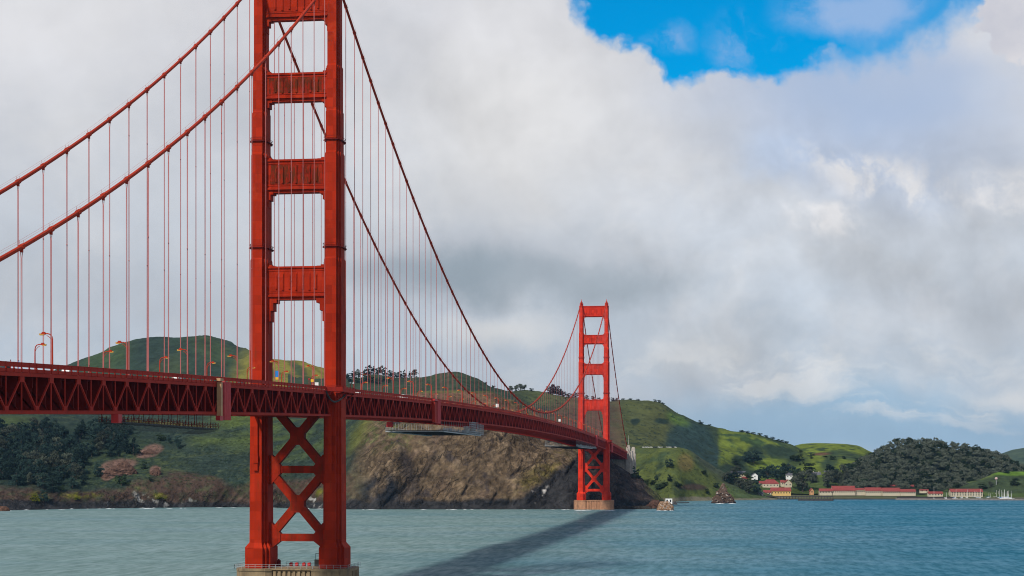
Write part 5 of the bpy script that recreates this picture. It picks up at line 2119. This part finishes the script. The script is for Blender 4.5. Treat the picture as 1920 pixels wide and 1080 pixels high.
# ------------------------------------------------------------------ rocks
def rock(name, label, cat, px0, px1, pyb, pyt, prof, col, depth_scale=.7, seed=0, base=None, guano=0.0):
    d = dwater(pyb) if base is None else depth_of(base)
    k = d / F
    w_, h = (px1 - px0) * k, (pyb - pyt) * k
    c = atd((px0 + px1) / 2, pyb, d)
    if base is not None: c = base
    nu, nt = 64, 40
    vs = []
    for j in range(nt + 1):
        t = j / nt
        xl, xr = np.interp(t, [q[0] for q in prof], [q[1] for q in prof]), np.interp(t, [q[0] for q in prof], [q[2] for q in prof])
        for i in range(nu):
            a = 2 * math.pi * i / nu
            x = ((xl + xr) / 2 + (xr - xl) / 2 * math.cos(a)) * w_
            y = (xr - xl) / 2 * math.sin(a) * w_ * depth_scale
            vs.append((x, y, t * h * 1.02 - .03 * h))
    V = np.array(vs)
    n = V.copy(); n[:, 2] = 0
    n /= np.linalg.norm(n, axis=1)[:, None] + 1e-6
    am = fbm(V / (.42 * h) + seed, 6, .62, ridged=True) * .34 * h + fbm(V / (.10 * h) + seed, 3) * .07 * h
    tt = V[:, 2] / h
    V = V + n * (am * np.clip(1.3 - tt, .25, 1))[:, None] + np.array([0, 0, 1])[None, :] * (fbm(V / (.2 * h) + 5 + seed, 3) * .04 * h)[:, None]
    fs = []
    for j in range(nt):
        for i in range(nu):
            i2 = (i + 1) % nu
            fs.append((j * nu + i, j * nu + i2, (j + 1) * nu + i2, (j + 1) * nu + i))
    fs.append(tuple(nt * nu + i for i in range(nu)))
    me = bpy.data.meshes.new(name)
    me.from_pydata(V.tolist(), [], fs)
    me.materials.append(M_ROCKMESH)
    n1 = fbm(V / (.15 * h) + seed, 4)
    cc = np.tile(np.array(col), (len(V), 1))
    cc = over(cc, sst(n1, -.1, -.5), tuple(x * .5 for x in col))
    cc = over(cc, sst(n1, .15, .5), tuple(x * 1.5 for x in col))
    if guano: cc = over(cc, sst(fbm(V / (.12 * h) + seed + 3, 4), .35 - guano, .55 - guano), (.52, .47, .42))
    cc = over(cc, sst(tt, .10, .02), (.05, .035, .03))
    ca = me.color_attributes.new('cover', 'FLOAT_COLOR', 'POINT')
    ca.data.foreach_set('color', np.concatenate([cc, np.ones((len(cc), 1))], 1).astype(np.float32).ravel())
    o = bpy.data.objects.new(name, me)
    COL.objects.link(o)
    o.location = c
    o.rotation_euler = (0, 0, TH)
    tag(o, label, cat)
    return o, c, w_, h


rock('sea_stack', 'tall pointed sea stack rising from the water right of the bridge', 'rock', 1337, 1375, 943.5, 905.5,
     [(0, -.5, .5), (.12, -.46, .5), (.3, -.36, .40), (.55, -.25, .22), (.75, -.13, .12), (.9, -.07, .06), (1, -.03, .02)], (.115, .075, .055), .6, 1, guano=.12)
o_, c_, w2, h2 = rock('shore_rock', 'pale orange rock with a small white ruin at the tip of the point', 'rock', 1233, 1262, 957, 940,
                      [(0, -.5, .5), (.3, -.48, .5), (.6, -.44, .44), (.85, -.38, .40), (1, -.3, .36)], (.30, .17, .09), .7, 2, guano=.25)
rock('shore_rock', 'dark red rocky ledge joining the point to the pale orange rock', 'rock', 1213, 1240, 953.5, 937,
     [(0, -.55, .5), (.4, -.5, .46), (.7, -.3, .42), (1, -.1, .3)], (.11, .06, .045), .8, 4)
rock('shore_rock', 'low dark reef at the waterline under the dark cliff', 'rock', 1150, 1222, 954.5, 948.5,
     [(0, -.5, .5), (.5, -.48, .47), (1, -.4, .4)], (.06, .05, .042), .2, 5)
rock('shore_rock', 'low reddish rock at the left edge of the far shore', 'rock', -14, 18, 958, 949,
     [(0, -.5, .5), (.5, -.42, .45), (1, -.2, .3)], (.13, .07, .045), .5, 6)
rock('shore_rock', 'small grey rock at the corner of the harbour beach', 'rock', 1258, 1270, 946, 940,
     [(0, -.5, .5), (.5, -.45, .4), (1, -.2, .2)], (.09, .085, .085), .6, 7)
for x0, x1, yb, yt, lab, sd in ((193, 256, 889, 861, 'large pink rock outcrop on the left slope', 8), (262, 300, 850, 839, 'jagged pink rock outcrop higher on the left slope', 9), (279, 302, 890, 872, 'narrow grey-pink outcrop right of the large one', 10),
                                (188, 208, 897, 885, 'small grey rock at the lower left of the large pink outcrop', 11)):
    b = on_ground((x0 + x1) / 2, yb - 1)
    if b: rock('rock_outcrop', lab, 'rock', x0, x1, yb, yt, [(0, -.5, .5), (.35, -.44, .40), (.7, -.26, .22), (1, -.08, .06)] if sd % 2 else [(0, -.5, .5), (.4, -.36, .46), (.75, -.1, .32), (1, .08, .2)], (.120, .068, .050), .5, sd, base=b - Vector((0, 0, 2.5)))
# little ruin on the pale rock
ru = tag(empty('ruined_hut', c_ + Vector((w2 * .22, 0, h2 * .80)), TH), 'small roofless white hut on the pale rock at the point', 'hut')
m = MB()
m.box((0, 0, 2.0), (7.0, 5.5, 5.6)); m.build('wall', M_WHITE, ru)
for x in (-2.0, 1.6):
    m = MB(); m.box((x, -2.8, 2.4), (1.5, .2, 2.6)); m.build('window', M_DARK, ru)
m = MB(); m.tube([(0, 0, 4.8), (0, 0, 10)], .18, 6); m.build('pole', M_DARK, ru)

# ------------------------------------------------------------------ harbour buildings
def house(label, px0, px1, pyb, pye, pyr, d, wall, roof, gable=False, wins=4, dpt=10.0, rz=0.0, floors=1, hip=False, nm='house', cat='house', chim=0):
    k = d / F
    W = (px1 - px0) * k
    b = atd((px0 + px1) / 2, pyb, d)
    he, hr = (pyb - pye) * k, (pyb - pyr) * k
    t = tag(empty(nm, b, TH + rz), label, cat)
    m = MB()
    D = dpt
    m.box((0, D / 2, he / 2 - 1.5), (W, D, he + 3))
    if gable:
        m.add([(-W / 2, .01, he), (W / 2, .01, he), (0, .01, hr), (-W / 2, D - .01, he), (W / 2, D - .01, he), (0, D - .01, hr)], [(0, 1, 2), (5, 4, 3), (0, 2, 5, 3), (1, 4, 5, 2)])
    else:
        for s in (-1, 1):
            if not hip: m.add([(s * (W / 2 - .01), 0, he), (s * (W / 2 - .01), D, he), (s * (W / 2 - .01), D / 2, hr), (s * (W / 2 - .3), 0, he), (s * (W / 2 - .3), D, he), (s * (W / 2 - .3), D / 2, hr)], [(0, 1, 2), (3, 5, 4)])
    m.build('wall', wall, t)
    r = MB()
    th = .3
    if gable:
        for s in (-1, 1):
            x = s * (W / 2 + .5)
            zo = he - .5 * (hr - he) / (W / 2)
            vs = [(x, -.6, zo + .06), (0, -.6, hr + .06), (0, D + .6, hr + .06), (x, D + .6, zo + .06)]
            vs += [(a, b_, c_ + th) for a, b_, c_ in vs]
            r.add(vs, [(0, 1, 2, 3), (7, 6, 5, 4), (0, 4, 5, 1), (1, 5, 6, 2), (2, 6, 7, 3), (3, 7, 4, 0)])
    else:
        e = W * .5 + .5
        i_ = e - (D / 2 if hip else 0)
        i_ = max(i_, .5)
        for s in (-1, 1):
            y = D / 2 + s * (D / 2 + .6)
            vs = [(-e, y, he - .1), (e, y, he - .1), (i_, D / 2, hr + .06), (-i_, D / 2, hr + .06)]
            vs += [(a, b_, c_ + th) for a, b_, c_ in vs]
            r.add(vs, [(0, 1, 2, 3), (7, 6, 5, 4), (0, 4, 5, 1), (1, 5, 6, 2), (2, 6, 7, 3), (3, 7, 4, 0)])
        if hip:
            for s in (-1, 1):
                vs = [(s * e, -.6, he - .1), (s * e, D + .6, he - .1), (s * i_, D / 2, hr + .06)]
                vs += [(a, b_, c_ + th) for a, b_, c_ in vs]
                r.add(vs, [(0, 1, 2), (5, 4, 3), (0, 3, 4, 1), (1, 4, 5, 2), (2, 5, 3, 0)])
    ro = r.build('roof', roof, t)
    for j in range(chim):
        c = MB(); c.box((-W * .3 + W * .6 * j / max(1, chim - 1), D / 2, hr + .8), (.9, .9, 2.0)); c.build('chimney', M_CREAM, ro)
    wme = None
    for f in range(floors):
        for j in range(wins):
            x = -W / 2 + W * (j + .5) / wins
            if wme is None:
                q = MB(); q.box((0, -.03, 0), (min(1.6, W / wins * .5), .2, 1.6)); wme = q.mesh('window', M_GLASS)
            o = bpy.data.objects.new('window', wme)
            COL.objects.link(o)
            o.parent = t
            o.location = (x, 0, he * (f + .55) / floors)
    return t


house('yellow harbour building with long red roof beside the timber pier', 1446, 1483, 927.5, 921, 914.5, 2550, M_YELLOW, M_REDROOF, wins=7, dpt=12)
house('low cream wing with red roof at the left end of the yellow building', 1432, 1446, 927.5, 923.5, 919.5, 2548, M_CREAM, M_REDROOF, wins=2, dpt=9)
house('white hip-roofed house with red roof above the yellow building', 1430, 1461, 913, 907, 899.5, 2660, M_CREAM, M_REDROOF, wins=5, dpt=14, hip=True)
house('small red-roofed annex left of the white hip-roofed house', 1424, 1432, 910, 906, 902.5, 2668, M_CREAM, M_REDROOF, wins=1, dpt=7)
house('white gabled house with red roof left of the large dark tree', 1471, 1485, 912, 906, 899.5, 2660, M_CREAM, M_REDROOF, gable=True, wins=2, dpt=16)
house('low white shed with red roof left of the gabled white house', 1464, 1471, 910, 904.5, 900.5, 2665, M_CREAM, M_REDROOF, wins=1, dpt=8)
house('dark-roofed grey house among trees above the long buildings', 1523, 1540, 902, 894, 885.5, 2760, M_GREYWALL, M_GREYROOF, wins=3, dpt=12, floors=2, chim=2)
house('second grey house behind the dark-roofed one', 1546, 1562, 892, 887.5, 883, 2790, M_CREAM, M_GREYROOF, wins=3, dpt=10)
house('long pale house with dark roof high in the trees left of the harbour', 1371, 1398, 892, 888, 884, 2720, M_CREAM, M_GREYROOF, wins=6, dpt=10)
house('small white gabled house left of the white hip-roofed house', 1410, 1421, 896, 891.5, 887, 2700, M_WHITE, M_GREYROOF, gable=True, wins=1, dpt=9)
house('small red-roofed cottage half hidden by trees left of the harbour', 1392, 1401, 900, 897.5, 894, 2690, M_CREAM, M_REDROOF, wins=1, dpt=8)
house('small white house with grey chimney right of the gabled white house', 1474, 1486, 896, 891, 886.5, 2740, M_WHITE, M_GREYROOF, wins=2, dpt=9, chim=1)
house('pinkish shed with steep roof at the right foot of the large dark tree', 1519, 1526, 924, 920.5, 915.5, 2570, M_TAN, M_REDROOF, gable=True, wins=1, dpt=9)
house('long low building with red roof and white posts, leftmost of the harbour row', 1537, 1560, 925, 921, 916.5, 2560, M_CREAM, M_REDROOF, wins=8, dpt=10)
house('tall-roofed red-roofed building, second of the harbour row', 1561, 1604, 925, 920, 911.5, 2562, M_CREAM, M_REDROOF, wins=12, dpt=16)
house('low white building with thin red roof, third of the harbour row', 1605, 1622, 925, 919, 915.5, 2566, M_CREAM, M_REDROOF, wins=5, dpt=10)
house('cream building with long red roof, fourth of the harbour row', 1623, 1653, 925.5, 920.5, 914.5, 2560, M_CREAM, M_REDROOF, wins=8, dpt=12)
house('cream building with wide red roof, fifth of the harbour row', 1655, 1688, 926, 921.5, 915, 2555, M_CREAM, M_REDROOF, wins=9, dpt=12)
house('cream building with low red roof at the right end of the harbour row', 1689, 1717, 926, 922, 917.5, 2552, M_CREAM, M_REDROOF, wins=7, dpt=10)
house('two-storey red-roofed building standing behind the harbour row', 1671, 1716, 921, 915.5, 909.5, 2640, M_CREAM, M_REDROOF, wins=10, dpt=13)
house('small cream cottage with chimneys behind the third of the harbour row', 1612, 1620, 916, 913, 910.5, 2660, M_CREAM, M_GREYROOF, wins=2, dpt=8, chim=2)
house('low tan shed behind the right part of the harbour row', 1640, 1663, 914, 911.5, 909.5, 2680, M_TAN, M_GREYROOF, wins=4, dpt=8)
house('low white boat shed with red roof behind the tall mast', 1741, 1768, 930, 925.5, 922, 2545, M_CREAM, M_REDROOF, wins=5, dpt=10)
house('long white two-storey building with red roof by the marina', 1783, 1843, 930, 922.5, 917, 2540, M_CREAM, M_REDROOF, wins=12, dpt=14, floors=2)
house('tiny pale shed at the foot of the knoll', 1725, 1741, 921, 919.5, 917.8, 2590, M_CREAM, M_REDROOF, wins=2, dpt=6)
house('white tent-like hut on the beach left of the sea stack', 1299, 1307, 934, 931.5, 928.5, 2430, M_WHITE, M_WHITE, gable=True, wins=1, dpt=6, nm='beach_hut', cat='hut')
house('grey stone boathouse at the left end of the timber pier', 1422, 1431, 930, 926, 922.5, 2480, M_GREYWALL, M_GREYROOF, wins=1, dpt=8)

# water tank on a post
p = on_ground(1868, 909)
if p:
    k = depth_of(p) / F
    t = tag(empty('water_tank', p), 'pale pink globe tank on a post above the marina', 'tank')
    m = MB(); m.tube([(0, 0, -1), (0, 0, 9 * k)], .5, 8); m.build('post', M_GREYSTEEL, t)
    m = MB(); z = 9 * k
    m.tube([(0, 0, z), (0, 0, z + .5), (0, 0, z + 1.6), (0, 0, z + 2.6), (0, 0, z + 3.6), (0, 0, z + 4.0)], [.6, 1.5, 2.2, 2.2, 1.5, .4], 12)
    m.build('globe', mat_plain('tank_paint', (.62, .42, .40), .6, .1, .5), t)

# ------------------------------------------------------------------ piers, breakwater, boats
def strip(name, label, cat, px0, py0, px1, py1, wid, ztop, mat, piles=False, zlow=-3):
    a, b = atd(px0, py0, dwater(py0)), atd(px1, py1, dwater(py1))
    d = (b - a); d.z = 0
    L = d.length
    t = tag(empty(name, ((a.x + b.x) / 2, (a.y + b.y) / 2, 0), math.atan2(d.y, d.x)), label, cat)
    m = MB()
    m.box((0, 0, ztop - .4 if piles else (ztop + zlow) / 2), (L, wid, .8 if piles else ztop - zlow))
    m.build('deck', mat, t)
    if piles:
        m = MB()
        n = int(L / 4)
        for k in range(n + 1):
            for s in (-1, 1):
                m.box((-L / 2 + L * k / n, s * (wid / 2 - .3), ztop / 2 - 1.5), (.8, .6, ztop + 2))
        m.build('piles', mat, t)
        m = MB()
        m.box((0, -wid / 2, ztop + .5), (L, .12, .12))
        for k in range(n + 1): m.box((-L / 2 + L * k / n, -wid / 2, ztop + .25), (.15, .15, .6))
        m.build('railing', M_WOOD, t)
    return t


strip('timber_pier', 'dark timber pier reaching out left of the harbour buildings', 'pier', 1437, 936.2, 1562, 936.6, 12, 4.6, M_WOOD, True)
strip('floating_dock', 'low dark dock at the outer end of the timber pier', 'dock', 1497, 938.6, 1562, 939.0, 9, 2.2, M_WOOD)
strip('breakwater', 'long low stone breakwater in front of the marina', 'breakwater', 1679, 937.4, 1960, 938.4, 8, 2.2, mat_plain('breakwater_stone', (.19, .17, .16), .95, .4, .3))
strip('sea_wall', 'dark timber sea wall behind the breakwater', 'wall', 1683, 935.8, 1790, 935.8, 5, 3.4, M_WOOD)
strip('jetty', 'small low jetty at the beach left of the sea stack', 'jetty', 1270, 943.5, 1290, 943.2, 5, 1.0, M_WOOD)


def sailboat(px, py, mast_px, L, rz, label, group=None, mat=None):
    d = dwater(py)
    k = d / F
    t = tag(empty('sailboat', atd(px, py, d), TH + rz), label, 'sailboat', group)
    m = MB()
    st = []
    for f, wd in ((-.5, .7), (-.3, .95), (0, 1.0), (.25, .75), (.42, .32), (.5, .03)):
        st.append((f * L, wd * L * .15))
    vs, fs = [], []
    for x, w_ in st:
        vs += [(x, -w_, 1.3 + .3 * x / L), (x, w_, 1.3 + .3 * x / L), (x, w_ * .6, -.4), (x, -w_ * .6, -.4)]
    for i in range(len(st) - 1):
        for q in range(4):
            q2 = (q + 1) % 4
            fs.append((i * 4 + q, i * 4 + 4 + q, i * 4 + 4 + q2, i * 4 + q2))
    e = (len(st) - 1) * 4
    fs += [(0, 1, 2, 3), (e + 3, e + 2, e + 1, e)]
    m.add(vs, fs)
    m.build('hull', mat or M_WHITE, t)
    m = MB(); m.box((-.05 * L, 0, 1.7), (L * .34, L * .16, .9)); m.build('cabin', M_WHITE, t)
    m = MB()
    h = mast_px * k
    m.tube([(.08 * L, 0, 1.2), (.08 * L, 0, h)], [.18, .11], 6)
    m.build('mast', M_WHITE, t)
    m = MB(); m.tube([(.08 * L, 0, 2.8), (-.38 * L, 0, 2.7)], .2, 6); m.build('boom', M_BLUE if rs.random() < .4 else M_WHITE, t)
    return t


sailboat(1751, 937.2, 24, 13, 1.2, 'white sailboat with the tallest lone mast before the low boat shed')
sailboat(1774, 936.6, 13, 9, .3, 'small sailboat between the boat shed and the long white building')
for i in range(22):
    x = 1853 + 44 * rs.random()
    sailboat(x, rs.uniform(934.6, 936.8), rs.uniform(9, 20), rs.uniform(8, 11), rs.uniform(-.6, .6), 'white sailboat with bare mast in the crowded marina berths', 'sailboats in the crowded marina berths')
for i in range(8):
    x = 1786 + 64 * rs.random()
    sailboat(x, rs.uniform(935, 936.6), rs.uniform(8, 20), rs.uniform(7, 10), rs.uniform(-.6, .6), 'white sailboat moored in front of the long white building', 'sailboats moored before the long white building')
# blue tarpaulin boat on the beach
b = atd(1288, 934.5, 2420)
t = tag(empty('covered_boat', Vector((b.x, b.y, 1.6)), TH), 'boat under a bright blue cover on the beach', 'boat')
m = MB()
m.loft([([(-5, -1.5), (5, -1.5), (7, 0), (5, 1.5), (-5, 1.5)], 0), ([(-5.3, -1.9), (5.4, -1.9), (7.6, 0), (5.4, 1.9), (-5.3, 1.9)], 1.6)])
m.build('hull', M_WHITE, t)
m = MB()
m.loft([([(-5.4, -2), (5.5, -2), (7.7, 0), (5.5, 2), (-5.4, 2)], 1.4), ([(-4.5, -.6), (4.5, -.6), (5.6, 0), (4.5, .6), (-4.5, .6)], 3.6)])
m.build('cover', M_BLUE, t)

# broken surf along the far shore and round the rocks
r4 = random.Random(15)
m = MB()
for px, py, n in [(x, np.interp(x, [-20, 150, 460, 650, 1060, 1150, 1240], [957, 954, 951, 955, 955, 952, 950]), 1) for x in [r4.uniform(-10, 1235) for _ in range(55)]] + [(r4.uniform(1335, 1378), 943.6, 1) for _ in range(8)] + [(r4.uniform(1232, 1264), 957, 1) for _ in range(7)] + [(r4.uniform(1082, 1152), 956.5, 1) for _ in range(8)]:
    p = atd(px, py, dwater(py + r4.uniform(.1, 1.0)))
    ln, ht = r4.uniform(1.2, 6), r4.uniform(.2, .6)
    ring = []
    for k in range(9):
        a = k / 9 * 6.283
        q = r4.uniform(.7, 1.2)
        ring.append((p.x + ln * math.cos(a) * q * math.cos(TH) - 1.6 * math.sin(a) * q * math.sin(TH), p.y + ln * math.cos(a) * q * math.sin(TH) + 1.6 * math.sin(a) * q * math.cos(TH), .02))
    m.add(ring + [(p.x, p.y, ht)], [(k, (k + 1) % 9, 9) for k in range(9)])
tag(m.build('surf_foam', mat_plain('foam', (.62, .66, .66), .9, .15, .5)), 'thin broken white surf along the far shoreline and rocks', 'surf', kind='stuff')

# cars on the vista road and by the harbour row
car_meshes = {}
cars = [make_car(M_WHITE), make_car(mat_plain('silver_paint', (.45, .46, .48), .35, .1, .5)), make_car(mat_plain('dark_paint', (.03, .035, .05), .35, .1, .5))]
used = [False] * 3
for i, (x, y, c) in enumerate([(1206 + 5.0 * j + rs.uniform(-1, 1), 838.4, rs.choice([0, 0, 1, 2])) for j in range(13)] + [(1528 + 12.0 * j, 926.6, rs.choice([0, 1, 2])) for j in range(16)]):
    hill = i < 13
    p = on_ground(x, y) if not hill else on_ground(x, 839.5)
    if p is None: continue
    v = copy_tree(cars[c]) if used[c] else cars[c]
    used[c] = True
    v.location = p + Vector((0, 0, .1))
    v.rotation_euler = (0, 0, TH + rs.uniform(-.2, .2))
    cl = ('white', 'silver', 'dark')[c]
    tag(v, f'{cl} car parked at the top of the green slope right of the bridge' if hill else f'{cl} car parked in front of the red-roofed harbour row', 'car', 'cars on the slope top' if hill else 'cars before the harbour row')

# ------------------------------------------------------------------ sea air
hm = bpy.data.materials.new('haze')
hm.use_nodes = True
hg = NT(hm.node_tree)
hg.n.clear()
ho = hg.new('ShaderNodeOutputMaterial')
hv = hg.new('ShaderNodeVolumePrincipled')
hv.inputs['Color'].default_value = (.28, .60, 1.0, 1)
hv.inputs['Density'].default_value = 1.9e-5
hv.inputs['Anisotropy'].default_value = .3
hg.l.new(hv.outputs[0], ho.inputs['Volume'])
m = MB()
m.box((0, 5500, 151), (14400, 14400, 346))
tag(m.build('haze', hm), kind='stuff')
